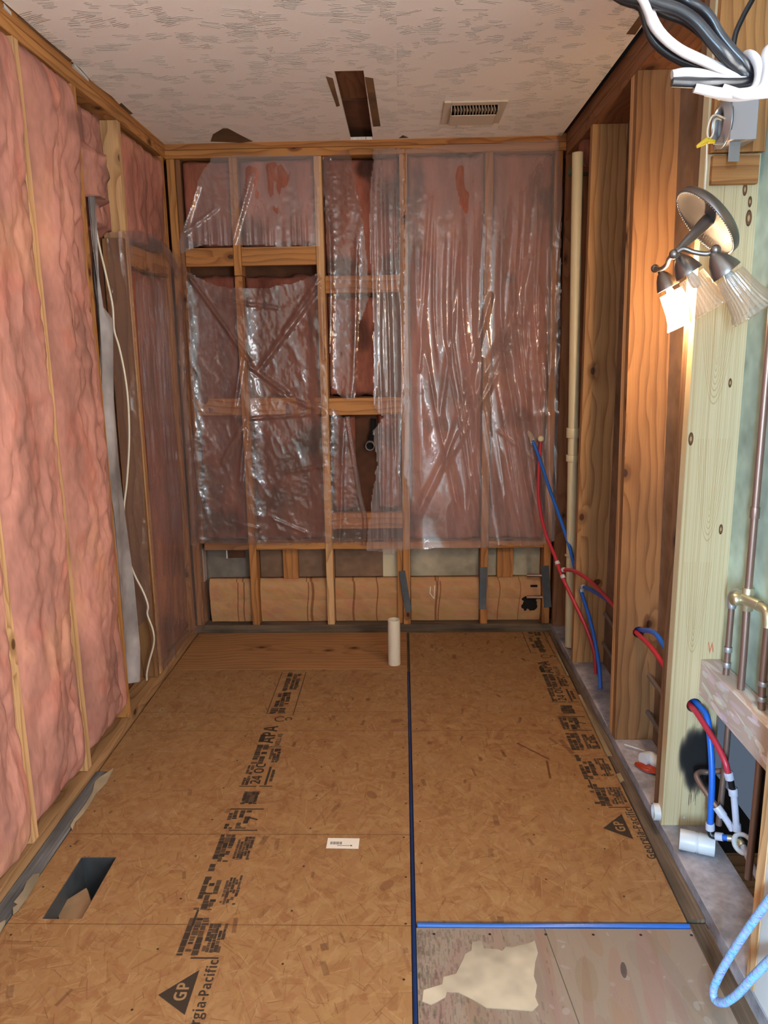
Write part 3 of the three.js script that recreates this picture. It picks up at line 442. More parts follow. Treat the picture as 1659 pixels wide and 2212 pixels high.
const window2 = structure('window_added_2', 'unseen side window added for the fill light beside the camera');  // made-up opening, added only to house the fill light
{
  const f = (y0, y1, z0, z1) => board(window2, 'window_frame', 0.79, 0.94, y0, y1, z0, z1, 1, M.pvc);
  f(0.86, 2.14, 2.91, 2.94); f(0.86, 2.14, 4.16, 4.19); f(0.86, 0.89, 2.941, 4.159); f(2.11, 2.14, 2.941, 4.159);
  part(window2, 'window_pane', boardGeo(0.86, 0.864, 0.89, 2.11, 2.94, 4.16, 1, 0.0005), new THREE.MeshPhysicalMaterial({ color: '#ffffff', transmission: 1, roughness: 0.02, thickness: 0 }));
}

// ------------------------------------------------------------------ glass wool batts
// plane 'z': spans a = x on the back wall, faces +z; plane 'x': spans a = z on the left wall, faces +x
function battGeo({ plane, base, a0, a1, y0, y1, depth = 0.07, bulge = 0.02, amp = 0.012, seed = 1, stains = [], cell = 0.011, cut = 0.02, tint }) {
  const na = Math.max(6, Math.round((a1 - a0) / cell)), ny = Math.max(6, Math.round((y1 - y0) / cell)), pos = [], uv = [], col = [], idx = [];
  const put = (a, y, h) => plane === 'z' ? pos.push(a, y, h) : pos.push(h, y, a);
  for (let j = 0; j <= ny; j++) for (let i = 0; i <= na; i++) {
    const s = i / na, t = j / ny, es = Math.abs(2 * s - 1), et = Math.abs(2 * t - 1);
    let a = lerp(a0, a1, s), y = lerp(y0, y1, t);
    const prof = Math.sqrt(Math.max(0, 1 - Math.pow(es, plane === 'x' ? 3 : 8))) * Math.sqrt(Math.max(0, 1 - Math.pow(et, 24)));
    const n1 = fbm(a * 7 + seed * 13, y * 2.2 + seed * 7, 4) - 0.5, n2 = fbm(a * 34 + seed, y * 16, 3) - 0.5, fold = ridge(a * 9 + 3 * n1 + seed * 3, y * 1.1 + seed) ** 6;
    const h = base - 0.012 * (1 - prof) + bulge * prof + amp * (2.4 * n1 + 0.9 * n2 - 0.8 * fold) * prof;
    y += (t === 0 || t === 1 ? 1 : 0) * cut * (fbm(a * 12 + seed, seed, 3) - 0.5) * 2;
    put(a, y, h); uv.push(a + seed * 0.37, y + seed * 0.71);
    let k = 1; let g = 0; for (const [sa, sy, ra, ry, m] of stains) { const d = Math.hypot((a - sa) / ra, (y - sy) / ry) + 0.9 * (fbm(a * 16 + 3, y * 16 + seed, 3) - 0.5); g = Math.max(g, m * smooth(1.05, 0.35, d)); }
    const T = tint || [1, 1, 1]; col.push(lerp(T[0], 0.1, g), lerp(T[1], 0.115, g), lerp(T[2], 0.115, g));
  }
  const w = na + 1; const flip = plane === 'x';
  const tri = (a, b, c) => flip ? idx.push(a, c, b) : idx.push(a, b, c);
  for (let j = 0; j < ny; j++) for (let i = 0; i < na; i++) { const a = j * w + i; tri(a, a + 1, a + w); tri(a + 1, a + w + 1, a + w); }
  const ringIdx = []; for (let i = 0; i <= na; i++) ringIdx.push(i); for (let j = 1; j <= ny; j++) ringIdx.push(j * w + na); for (let i = na - 1; i >= 0; i--) ringIdx.push(ny * w + i); for (let j = ny - 1; j >= 1; j--) ringIdx.push(j * w);
  const b0 = pos.length / 3; for (const r of ringIdx) { const P = [pos[3 * r], pos[3 * r + 1], pos[3 * r + 2]]; if (plane === 'z') P[2] = base - depth; else P[0] = base - depth; pos.push(...P); uv.push(uv[2 * r] + 0.05, uv[2 * r + 1] + 0.05); col.push(col[3 * r], col[3 * r + 1], col[3 * r + 2]); }
  const n = ringIdx.length; for (let i = 0; i < n; i++) { const k = (i + 1) % n; tri(ringIdx[i], b0 + i, ringIdx[k]); tri(ringIdx[k], b0 + i, b0 + k); }
  for (let i = 1; i < n - 1; i++) tri(b0, b0 + i + 1, b0 + i);
  const g = new THREE.BufferGeometry(); g.setAttribute('position', new THREE.Float32BufferAttribute(pos, 3)); g.setAttribute('uv', new THREE.Float32BufferAttribute(uv, 2)); g.setAttribute('color', new THREE.Float32BufferAttribute(col, 3)); g.setIndex(idx); g.computeVertexNormals(); return g;
}
const batt = (label, o, group) => single('insulation_batt', label, 'insulation', battGeo(o), M.wool, group);
const dull = [0.72, 0.6, 0.55], mildTint = [0.9, 0.8, 0.76];  // even per-batt tints, darker and browner than the plain wool
// left wall, bulging past the studs
batt('pink glass wool batt beside the floor register opening', { plane: 'x', base: XL - 0.002, a0: 1.878, a1: 2.238, y0: 0.06, y1: 2.37, bulge: 0.035, amp: 0.03, seed: 2 });
batt('pink glass wool batt in the last bay before the doorway wall', { plane: 'x', base: XL - 0.002, a0: 2.285, a1: 2.645, y0: 0.05, y1: 2.37, bulge: 0.035, amp: 0.03, seed: 5 });
batt('pink glass wool batt beyond the doorway-side studs, next to white drywall', { plane: 'x', base: XL - 0.002, a0: 2.69, a1: 3.04, y0: 0.05, y1: 2.37, bulge: 0.03, amp: 0.03, seed: 31 });
batt('pink glass wool batt with rusty stains in the middle of the left stud wall', { plane: 'x', base: XL - 0.002, a0: 1.471, a1: 1.834, y0: 0.075, y1: 2.37, bulge: 0.034, amp: 0.03, seed: 3, stains: [[1.75, 1.22, 0.02, 0.03, 0.35], [1.65, 0.82, 0.03, 0.06, 0.3], [1.6, 0.72, 0.02, 0.06, 0.3]] });
batt('broad pink glass wool batt beside the grey paper strip', { plane: 'x', base: XL - 0.002, a0: 1.067, a1: 1.428, y0: 0.09, y1: 2.37, bulge: 0.04, amp: 0.032, seed: 8, stains: [[1.16, 2.22, 0.05, 0.05, 0.4]] });
batt('ragged tuft of glass wool hanging at the top of the empty bay', { plane: 'x', base: XL - 0.01, a0: 0.83, a1: 1.02, y0: 2.02, y1: 2.2, bulge: 0.05, amp: 0.06, seed: 9, cut: 0.05, stains: [[0.86, 2.12, 0.06, 0.06, 0.7]] });
batt('pink glass wool filling the top of the bay with the grey paper strip', { plane: 'x', base: XL - 0.045, a0: 0.672, a1: 1.02, y0: 1.94, y1: 2.36, bulge: 0.03, amp: 0.03, seed: 12, cut: 0.04, stains: [[0.98, 2.33, 0.06, 0.04, 0.5]] });
batt('pink glass wool batt above the blocking near the wall corner', { plane: 'x', base: XL - 0.004, a0: 0.085, a1: 0.595, y0: 1.93, y1: 2.35, bulge: 0.02, amp: 0.028, seed: 14, tint: mildTint, stains: [[0.3, 1.95, 0.2, 0.05, 0.75]] });
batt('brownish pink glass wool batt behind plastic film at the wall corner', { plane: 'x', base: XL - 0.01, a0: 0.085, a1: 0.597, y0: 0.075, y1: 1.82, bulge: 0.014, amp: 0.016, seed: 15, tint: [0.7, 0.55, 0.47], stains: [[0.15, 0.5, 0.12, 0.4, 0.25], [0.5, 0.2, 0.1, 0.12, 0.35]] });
// back wall, behind the film
const px = (x, y, z = -0.01) => { const p = onZ(x, y, z); return [p.x, p.y]; };
const stain = (x, y, rx, ry, m) => [...px(x, y), rx / 440, ry / 440, m];
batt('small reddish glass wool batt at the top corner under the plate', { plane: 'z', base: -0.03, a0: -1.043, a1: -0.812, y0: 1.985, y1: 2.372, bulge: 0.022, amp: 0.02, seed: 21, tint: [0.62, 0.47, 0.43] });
batt('rounded pink glass wool batt above the long horizontal blocking', { plane: 'z', base: -0.03, a0: -0.768, a1: -0.408, y0: 1.98, y1: 2.372, bulge: 0.032, amp: 0.016, seed: 22, tint: mildTint, stains: [stain(545, 510, 50, 50, 0.6)] });
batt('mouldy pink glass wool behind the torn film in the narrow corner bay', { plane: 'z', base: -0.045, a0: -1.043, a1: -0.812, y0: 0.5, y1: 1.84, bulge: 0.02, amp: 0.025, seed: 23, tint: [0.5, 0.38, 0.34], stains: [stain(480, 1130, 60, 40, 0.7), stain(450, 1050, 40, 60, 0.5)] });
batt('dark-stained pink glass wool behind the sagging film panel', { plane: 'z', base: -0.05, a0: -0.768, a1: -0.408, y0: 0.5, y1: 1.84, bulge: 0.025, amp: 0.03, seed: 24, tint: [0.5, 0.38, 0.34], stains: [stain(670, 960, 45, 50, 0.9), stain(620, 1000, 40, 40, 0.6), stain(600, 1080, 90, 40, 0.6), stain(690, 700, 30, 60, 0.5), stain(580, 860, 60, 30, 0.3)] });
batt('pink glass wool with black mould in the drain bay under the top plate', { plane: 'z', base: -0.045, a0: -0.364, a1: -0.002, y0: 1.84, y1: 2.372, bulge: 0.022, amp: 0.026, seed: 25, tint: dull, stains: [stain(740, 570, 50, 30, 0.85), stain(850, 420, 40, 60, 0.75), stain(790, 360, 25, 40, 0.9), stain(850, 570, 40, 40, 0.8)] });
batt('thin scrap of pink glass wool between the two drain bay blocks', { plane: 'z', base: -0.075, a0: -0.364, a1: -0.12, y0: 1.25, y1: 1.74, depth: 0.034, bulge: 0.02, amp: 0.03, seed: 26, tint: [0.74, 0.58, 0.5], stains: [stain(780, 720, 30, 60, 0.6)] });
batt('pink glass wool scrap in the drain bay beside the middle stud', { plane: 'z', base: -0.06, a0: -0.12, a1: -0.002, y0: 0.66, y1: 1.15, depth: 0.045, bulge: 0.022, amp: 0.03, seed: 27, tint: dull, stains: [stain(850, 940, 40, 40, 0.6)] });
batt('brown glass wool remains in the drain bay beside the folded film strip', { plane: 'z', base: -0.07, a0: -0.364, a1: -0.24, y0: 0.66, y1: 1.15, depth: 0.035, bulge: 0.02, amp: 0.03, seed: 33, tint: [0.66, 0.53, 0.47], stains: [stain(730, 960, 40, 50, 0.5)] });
batt('tall pink glass wool batt between the two uncovered middle studs', { plane: 'z', base: -0.025, a0: 0.041, a1: 0.405, y0: 0.5, y1: 2.372, bulge: 0.022, amp: 0.02, seed: 28, tint: mildTint, stains: [stain(905, 400, 22, 90, 0.75), stain(900, 530, 20, 60, 0.55), stain(950, 850, 70, 50, 0.4), stain(960, 915, 70, 20, 0.35), stain(900, 1130, 60, 30, 0.5)] });
batt('pink glass wool batt behind the shiny wrinkled film by the water elbows', { plane: 'z', base: -0.025, a0: 0.449, a1: 0.732, y0: 0.5, y1: 2.372, bulge: 0.022, amp: 0.022, seed: 29, tint: mildTint, stains: [stain(1180, 440, 22, 40, 0.6), stain(1100, 600, 12, 14, 0.6), stain(1110, 900, 60, 30, 0.35), stain(1090, 760, 20, 70, 0.4)] });
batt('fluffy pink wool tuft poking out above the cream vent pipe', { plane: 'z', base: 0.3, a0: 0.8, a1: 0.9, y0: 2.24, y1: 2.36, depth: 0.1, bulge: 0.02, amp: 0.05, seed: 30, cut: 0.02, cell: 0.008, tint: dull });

// ------------------------------------------------------------------ plastic film
function filmGeo({ plane = 'z', off = 0.006, poly, cell = 0.0055, h, rag = 4 }) {
  const P = poly.map(([x, y], i) => { const q = plane === 'z' ? onZ(x, y, off) : onX(x, y, off); return [plane === 'z' ? q.x : q.z, q.y]; });
  const a0 = Math.min(...P.map(p => p[0])), a1 = Math.max(...P.map(p => p[0])), b0 = Math.min(...P.map(p => p[1])), b1 = Math.max(...P.map(p => p[1]));
  const na = Math.ceil((a1 - a0) / cell), nb = Math.ceil((b1 - b0) / cell), id = new Int32Array((na + 1) * (nb + 1)).fill(-1), pos = [], uv = [], idx = [];
  const ok = (a, b) => inside(P, a + 0.012 * (fbm(b * 30, a * 30, 2) - 0.5) * (rag / 4), b + 0.012 * (fbm(a * 30 + 7, b * 30, 2) - 0.5) * (rag / 4));
  const vtx = (i, j) => { const k = j * (na + 1) + i; if (id[k] < 0) { const a = a0 + i * cell, b = b0 + j * cell, z = off + h(a, b); id[k] = pos.length / 3; plane === 'z' ? pos.push(a, b, z) : pos.push(z, b, a); uv.push(a, b); } return id[k]; };
  for (let j = 0; j < nb; j++) for (let i = 0; i < na; i++) {
    if (!ok(a0 + (i + 0.5) * cell, b0 + (j + 0.5) * cell)) continue;
    const a = vtx(i, j), b = vtx(i + 1, j), c = vtx(i, j + 1), d = vtx(i + 1, j + 1);
    if (plane === 'z') idx.push(a, b, c, b, d, c); else idx.push(a, c, b, b, c, d);
  }
  const g = new THREE.BufferGeometry(); g.setAttribute('position', new THREE.Float32BufferAttribute(pos, 3)); g.setAttribute('uv', new THREE.Float32BufferAttribute(uv, 2)); g.setIndex(idx); g.computeVertexNormals(); return g;
}
const line = (x0, y0, x1, y1, w, amp) => { const [ax, ay] = px(x0, y0, 0), [bx, by] = px(x1, y1, 0), L2 = (bx - ax) ** 2 + (by - ay) ** 2, ww = w / 440; return (a, b) => { const t = ((a - ax) * (bx - ax) + (b - ay) * (by - ay)) / L2, d = Math.hypot(a - ax - clamp(t) * (bx - ax), b - ay - clamp(t) * (by - ay)); return amp * Math.max(0, 1 - d / ww) * (t < 0 || t > 1 ? 0.6 : 1); }; };
const sum = fs => (a, b) => { let s = 0; for (const f of fs) s += f(a, b); return s; };
const nearStud = a => { let d = 1; for (const s of [...STUDS, 0.754, -1.08]) d = Math.min(d, Math.abs(a - s)); return smooth(0.02, 0.09, d); };
// right-hand sheet: long gathered folds that fan out downwards
{
  const f = sum([line(1140, 560, 1060, 820, 10, 0.012), line(1090, 720, 900, 1110, 14, 0.016), line(1060, 640, 960, 1000, 9, 0.012), line(1000, 520, 950, 900, 9, 0.01), line(930, 420, 905, 800, 7, 0.01), line(1190, 540, 1185, 1000, 8, 0.014), line(1140, 660, 1130, 900, 10, 0.016), line(1040, 780, 1010, 1100, 9, 0.012), line(1165, 620, 1180, 900, 7, 0.014), line(960, 1010, 1090, 780, 8, 0.012), line(1075, 930, 1150, 990, 5, 0.008)]);
  const h = (a, b) => {
    const q = a + 0.17 * (b - 1.5) * smooth(2.1, 1.2, b) * smooth(0.0, 0.3, a), n = nearStud(a), low = smooth(2.3, 1.7, b);
    const crumple = smooth(0.48, 0.58, a) * smooth(1.9, 1.6, b) * smooth(1.05, 1.2, b);
    return 0.003 + low * (0.25 + 0.75 * n) * (0.034 * ridge(q * 15, b * 0.7) ** 3 + 0.016 * ridge(q * 33, b * 1.1) ** 3) + 0.006 * n * fbm(a * 9, b * 6, 3) + crumple * 0.026 * ridge(a * 20, b * 11, 2) - 0.002 * n * (1 - low) + f(a, b);
  };
  single('plastic_film', 'large clear plastic sheet gathered in long folds beside the water elbows', 'plastic sheet', filmGeo({ off: 0.004, poly: [[876, 322], [1000, 312], [1208, 303], [1214, 420], [1208, 700], [1203, 1000], [1198, 1168], [1160, 1178], [1100, 1172], [1040, 1182], [960, 1178], [890, 1186], [874, 1186], [872, 900], [874, 600]], h }), M.film);
  const h2 = (a, b) => 0.008 + 0.016 * ridge(a * 26 + 0.6 * b, b * 0.7) ** 2 + 0.008 * ridge(a * 61, b * 2) ** 2 + 0.0015 * ridge(a * 60, b * 40);
  single('plastic_film', 'narrow clear plastic strip hanging in folds in front of the drain bay', 'plastic sheet', filmGeo({ off: 0.008, poly: [[808, 325], [872, 322], [873, 600], [872, 900], [873, 1186], [838, 1192], [792, 1186], [796, 1130], [815, 1000], [806, 930], [830, 900], [808, 880], [806, 640], [798, 520], [800, 400]], h: h2 }), M.film);
  const h3 = (a, b) => 0.004 + 0.01 * ridge(a * 16 - 0.6 * b, b * 1.2) ** 2 - 0.004 * nearStud(a) + 0.0015 * ridge(a * 50, b * 40);
  single('plastic_film', 'pale plastic piece stapled over the top of the drain bay', 'plastic sheet', filmGeo({ off: 0.006, poly: [[697, 340], [756, 326], [784, 480], [800, 640], [776, 700], [768, 860], [742, 864], [714, 830], [712, 640]], h: h3 }), M.film2);
  single('plastic_film', 'rolled-up plastic strip slanting down beside the drain stub', 'plastic sheet', tubeGeo([onZ(750, 900, 0.02), onZ(762, 980, 0.018), onZ(777, 1070, 0.014), onZ(788, 1120, 0.012), onZ(786, 1178, 0.01)], 0.014, 9, 60, false), M.film2);
  single('plastic_film', 'thin plastic flap below the rolled-up strip', 'plastic sheet', filmGeo({ off: 0.005, poly: [[714, 880], [745, 905], [762, 1000], [782, 1110], [784, 1174], [716, 1172]], h: h3 }), M.film2);
}
// sagging panel over the two bays by the corner
{
  const f = sum([line(412, 600, 540, 780, 7, 0.02), line(690, 620, 560, 800, 8, 0.016), line(690, 600, 610, 720, 5, 0.012), line(540, 790, 620, 850, 8, 0.016), line(600, 850, 700, 890, 7, 0.014), line(520, 905, 700, 893, 5, 0.01), line(525, 760, 505, 900, 7, 0.014), line(530, 910, 480, 1000, 8, 0.014), line(530, 930, 520, 1040, 7, 0.014), line(620, 1020, 700, 1005, 6, 0.012), line(500, 1125, 560, 1140, 5, 0.008), line(590, 1120, 660, 1150, 6, 0.008), line(695, 620, 700, 780, 5, 0.016), line(470, 650, 600, 665, 5, 0.008)]);
  const h = (a, b) => 0.004 - 0.012 * nearStud(a) + 0.007 * fbm(a * 8, b * 8, 3) + 0.006 * ridge(a * 12 + 4 * b, b * 10 - 3 * a, 2) ** 2 + 0.0014 * ridge(a * 55, b * 45) + f(a, b);
  single('plastic_film', 'sagging dirty plastic panel with creases running to its corners', 'plastic sheet', filmGeo({ off: 0.006, poly: [[404, 586], [440, 606], [480, 620], [560, 624], [640, 610], [692, 590], [702, 700], [708, 900], [712, 1100], [715, 1172], [610, 1178], [500, 1176], [428, 1172], [416, 1060], [414, 960], [425, 930], [412, 800]], h }), M.film2);
  const g = sum([line(395, 510, 430, 400, 8, 0.012), line(400, 505, 470, 450, 6, 0.012), line(545, 380, 505, 520, 8, 0.014), line(505, 520, 505, 600, 4, 0.01)]);
  const h2 = (a, b) => 0.004 - 0.003 * nearStud(a) + smooth(2.15, 2.02, b) * nearStud(a) * 0.016 * ridge(a * 42, b * 3) ** 2 + 0.0012 * ridge(a * 60, b * 40) + g(a, b);
  single('plastic_film', 'clear plastic piece tucked under the top plate above the blocking', 'plastic sheet', filmGeo({ off: 0.005, poly: [[386, 522], [418, 440], [432, 380], [456, 342], [500, 336], [690, 334], [692, 534], [560, 530], [440, 530], [392, 548]], h: h2 }), M.film);
}
// film wrapped round the left wall's corner bay
{
  const o = thing('plastic_film', 'cloudy plastic sheet wrapped round the double stud by the wall corner', 'plastic sheet');
  const h = (a, b) => 0.006 + 0.014 * ridge(a * 11, b * 0.8) ** 2 + 0.006 * ridge(a * 30, b * 3) ** 2 + 0.0014 * ridge(a * 50, b * 40) + 0.03 * smooth(0.16, 0.06, a);
  part(o, 'wall_sheet', filmGeo({ plane: 'x', off: XL + 0.006, poly: [[262, 498], [300, 500], [340, 520], [372, 560], [392, 620], [404, 760], [412, 900], [420, 1060], [426, 1180], [432, 1290], [434, 1352], [410, 1372], [372, 1420], [350, 1450], [330, 1430], [318, 1200], [302, 900], [280, 600]], h }), M.film2);
  const h2 = (a, b) => 0.003 + 0.006 * ridge(a * 20, b * 7) ** 2 + 0.0025 * ridge(a * 55, b * 35);
  part(o, 'stud_flap', filmGeo({ off: 0.672, cell: 0.004, poly: [[232, 502], [285, 500], [292, 700], [303, 900], [318, 1150], [330, 1330], [300, 1350], [280, 1180], [262, 980], [246, 800], [236, 640]], h: h2 }), M.film2);
  const cord = single('plastic_film', 'bunched plastic fold running down the wall corner', 'plastic sheet', tubeGeo([onX(352, 530, XL + 0.02), onX(385, 600, XL + 0.02), V(XL + 0.035, 1.55, 0.06), V(XL + 0.03, 1.2, 0.055), V(XL + 0.035, 0.9, 0.05), V(XL + 0.03, 0.5, 0.05)], 0.016, 9, 80, false), M.film2);
  { const p = cord.geometry.attributes.position; for (let i = 0; i < p.count; i++) { const y = p.getY(i); p.setX(i, p.getX(i) + 0.012 * (fbm(i * 0.9, y * 20, 2) - 0.5)); p.setZ(i, p.getZ(i) + 0.014 * (fbm(i * 0.7 + 9, y * 16, 2) - 0.5)); } cord.geometry.computeVertexNormals(); }
}
// ------------------------------------------------------------------ grey strip and white wire in the empty bay
{
  const zs = 0.9, L = [[192, 420], [196, 520], [206, 600], [214, 660], [224, 800], [226, 900], [232, 1000], [244, 1120], [254, 1260], [268, 1400], [276, 1478]], R = [[214, 432], [212, 520], [210, 600], [218, 664], [242, 690], [248, 850], [262, 1000], [274, 1120], [288, 1260], [298, 1400], [300, 1472]];
  const pos = [], idx = [], uv = []; const n = L.length;
  for (const d of [0, -0.004]) for (let i = 0; i < n; i++) for (let k = 0; k <= 4; k++) { const t = k / 4, p = onX(lerp(L[i][0], R[i][0], t), lerp(L[i][1], R[i][1], t), -1.118); p.x += d + 0.01 * Math.sin(t * 5 + i) ; pos.push(p.x, p.y, p.z); uv.push(p.z, p.y); }
  const m = n * 5; for (const b of [0, m]) for (let i = 0; i < n - 1; i++) for (let k = 0; k < 4; k++) { const a = b + i * 5 + k; b ? idx.push(a, a + 1, a + 5, a + 1, a + 6, a + 5) : idx.push(a, a + 5, a + 1, a + 1, a + 5, a + 6); }
  for (let i = 0; i < n - 1; i++) for (const k of [0, 4]) { const a = i * 5 + k; idx.push(a, a + 5, m + a, a + 5, m + a + 5, m + a); }
  const g = new THREE.BufferGeometry(); g.setAttribute('position', new THREE.Float32BufferAttribute(pos, 3)); g.setAttribute('uv', new THREE.Float32BufferAttribute(uv, 2)); g.setIndex(idx); g.computeVertexNormals();
  single('paper_strip', 'long grey paper strip standing in the empty stud bay', 'paper strip', g, std({ color: '#c4bfc0', map: blotchTex, roughness: 0.9, side: THREE.DoubleSide }));
  const pts = [[196, 425], [203, 470], [214, 530], [228, 590], [243, 660], [247, 715], [256, 745], [268, 800], [276, 860], [279, 950], [274, 1040], [267, 1110], [273, 1190], [290, 1240], [310, 1280], [320, 1310], [318, 1325], [330, 1360], [333, 1385], [322, 1430], [317, 1455], [317, 1470]];
  single('wire', 'thin ivory wire hanging down the grey paper strip', 'wire', tubeGeo(pts.map(([a, b], i) => onZ(a, b, lerp(0.85, 0.70, i / (pts.length - 1)))), 0.0042, 8, 160), M.ivory);
}
// ------------------------------------------------------------------ floor things
{
  const stub = thing('pipe_stub', 'white plastic toilet pipe stub standing up from the floor', 'pipe');
  const c = onY(852, 1434, 0); part(stub, 'pipe', latheGeo(c, c.clone().add(V(0, 1, 0)), [[0.0265, 0.0005], [0.0295, 0.0005], [0.0295, 0.222], [0.0285, 0.2245], [0.0255, 0.224], [0.0255, 0.05], [0.0255, 0.0005]], 36), std({ color: '#dccfb8', roughness: 0.4 }));
  // register boot: a sheet metal box below the opening
  const b = thing('register_boot', 'galvanized duct boot in the floor opening', 'duct'); const [x0, x1, z0, z1] = [-0.9655, -0.8615, 1.8785, 2.1345];
  const t = 0.0012, w = (a, c2, d, e, n) => part(b, 'side', boardGeo(a, c2, -0.2, -0.002, d, e, 1, 0.0004), M.galv);
  w(x0, x0 + t, z0, z1); w(x1 - t, x1, z0, z1); w(x0 + t, x1 - t, z0, z0 + t); w(x0 + t, x1 - t, z1 - t, z1); part(b, 'bottom', boardGeo(x0, x1, -0.202, -0.2, z0, z1, 2, 0.0004), std({ color: '#3c4043', metalness: 0.4, roughness: 0.6 }));
  const s = single('wood_scrap', 'tilted offcut of board inside the floor duct', 'wood scrap', boardGeo(-0.045, 0.045, -0.008, 0.008, -0.075, 0.075, 2), std({ color: '#c8a47c', map: blotchTex, roughness: 0.9 }));
  s.position.set(-0.915, -0.052, 2.05); s.rotation.set(-0.1, 0.55, 0.35);
  const st = onY(741, 1822, 0.0), tex = canvasTex(256, 96, (x) => { x.fillStyle = '#e6dfd2'; x.fillRect(0, 0, 256, 96); const q = rngOf(4); let u = 28; while (u < 120) { const k = 1 + 4 * q(); x.fillStyle = '#3a3634'; x.fillRect(u, 34, k, 26); u += k + 1 + 3 * q(); } x.fillRect(84, 68, 100, 4); x.beginPath(); x.moveTo(184, 62); x.lineTo(206, 66); x.lineTo(196, 78); x.closePath(); x.fill(); });
  const m = single('sticker', 'small white barcode sticker on the strand board', 'sticker', new THREE.BoxGeometry(0.098, 0.0006, 0.05), [M.white, M.white, std({ map: tex, roughness: 0.5 }), M.white, M.white, M.white]); m.position.set(st.x, 0.0005, st.z); m.rotation.y = -0.02;
}
// ceiling register
{
  const v = thing('ceiling_vent', 'white ceiling register with a row of slanted louvers', 'vent'); const mt = std({ color: '#cfc2ae', roughness: 0.5 }), y = HC - 0.0005;
  const B = (n, a, b, c, d, e, f, m = mt) => part(v, n, boardGeo(a, b, c, d, e, f, 0, 0.0015), m);
  B('frame', 0.186, 0.216, y - 0.008, y, 0.253, 0.553); B('frame', 0.409, 0.439, y - 0.008, y, 0.253, 0.553); B('frame', 0.2165, 0.4085, y - 0.008, y, 0.515, 0.553); B('frame', 0.2165, 0.4085, y - 0.008, y, 0.253, 0.29);
  B('damper', 0.2165, 0.4085, y + 0.03, y + 0.032, 0.291, 0.514, M.blackMatte); B('deflector', 0.22, 0.405, y - 0.026, y - 0.022, 0.3, 0.44);
  B('deflector_side', 0.216, 0.2195, y - 0.026, y - 0.001, 0.3, 0.505); B('deflector_side', 0.4055, 0.409, y - 0.026, y - 0.001, 0.3, 0.505);
  for (let i = 0; i < 14; i++) { const m = B('louver', -0.0012, 0.0012, -0.011, 0.011, -0.03, 0.03); m.position.set(0.232 + i * 0.0124, y - 0.013, 0.472); m.rotation.z = 0.25; }
}
// ------------------------------------------------------------------ back wall fittings
{
  const plate = (x0, y0, x1, y1, lab, w) => { const a = onZ(x0, y0, 0.002), b = onZ(x1, y1, 0.002), L = a.distanceTo(b), m = single('nail_plate', lab, 'metal plate', boardGeo(-w / 2, w / 2, -L / 2, L / 2, -0.001, 0.001, 1, 0.0006), M.galv, 'steel stud guards low on the back wall'); m.position.copy(a.add(b).multiplyScalar(0.5)); m.position.z = 0.003; m.rotation.z = -Math.atan2(b.x - a.x, -(b.y - a.y)) ; m.rotation.z = Math.atan2((x1 - x0), (y1 - y0)); return m; };
  plate(869, 1233, 882, 1322, 'crooked grey steel plate nailed below the middle stud', 0.034); plate(1044, 1225, 1043, 1316, 'upright grey steel plate on the stud beside the scorched facing', 0.037); plate(1176, 1222, 1184, 1312, 'dented grey steel plate over the copper stubs in the corner', 0.04);
  for (const [py, l] of [[1243, 'short copper stub above the scorched spot'], [1290, 'short copper stub through the black scorched spot']]) { const a = onZ(1138, py, -0.03), b = onZ(1172, py, -0.012); single('copper_stub', l, 'pipe', rodGeo(a, b, 0.0085), M.copper); }
  const d = thing('drain_stub', 'round drain stub in the middle bay of the back wall', 'pipe'); const a = onZ(800, 961, -0.1);
  part(d, 'pipe', ringGeo(a, V(0, 0, 1), 0.024, 0.02, 0.06), M.pvc); part(d, 'shade_disc', latheGeo(a.clone().add(V(0, 0, 0.03)), a.clone().add(V(0, 0, 1)), [[0, 0], [0.0199, 0], [0.0199, 0.008], [0, 0.008]]), M.blackMatte);  // matte black disc: shade of the hollow pipe put in as colour
  single('black_hose', 'black drain hose above the drain stub', 'hose', tubeGeo([onZ(806, 905, -0.095), onZ(806, 925, -0.08), onZ(800, 950, -0.09)], 0.014, 10, 20), M.blackMatte);
}
// vent pipe in the right wall
{
  const o = thing('vent_pipe', 'tall cream plastic vent pipe in the corner bay', 'pipe'); const a = onZ(1230, 1396, 0.34), b = onZ(1248, 330, 0.34); a.x += 0.002;
  part(o, 'pipe', rodGeo(a, b, 0.0235, 24), M.cream); const dir = b.clone().sub(a).normalize(), at = y => a.clone().addScaledVector(dir, (y - a.y) / dir.y);
  for (const [y, h] of [[onZ(1240, 996, 0.34).y, 0.03], [onZ(1240, 945, 0.34).y, 0.045], [onZ(1235, 1200, 0.34).y, 0.004]]) part(o, 'coupling', ringGeo(at(y), dir, 0.031, 0.0236, h), M.cream);
}
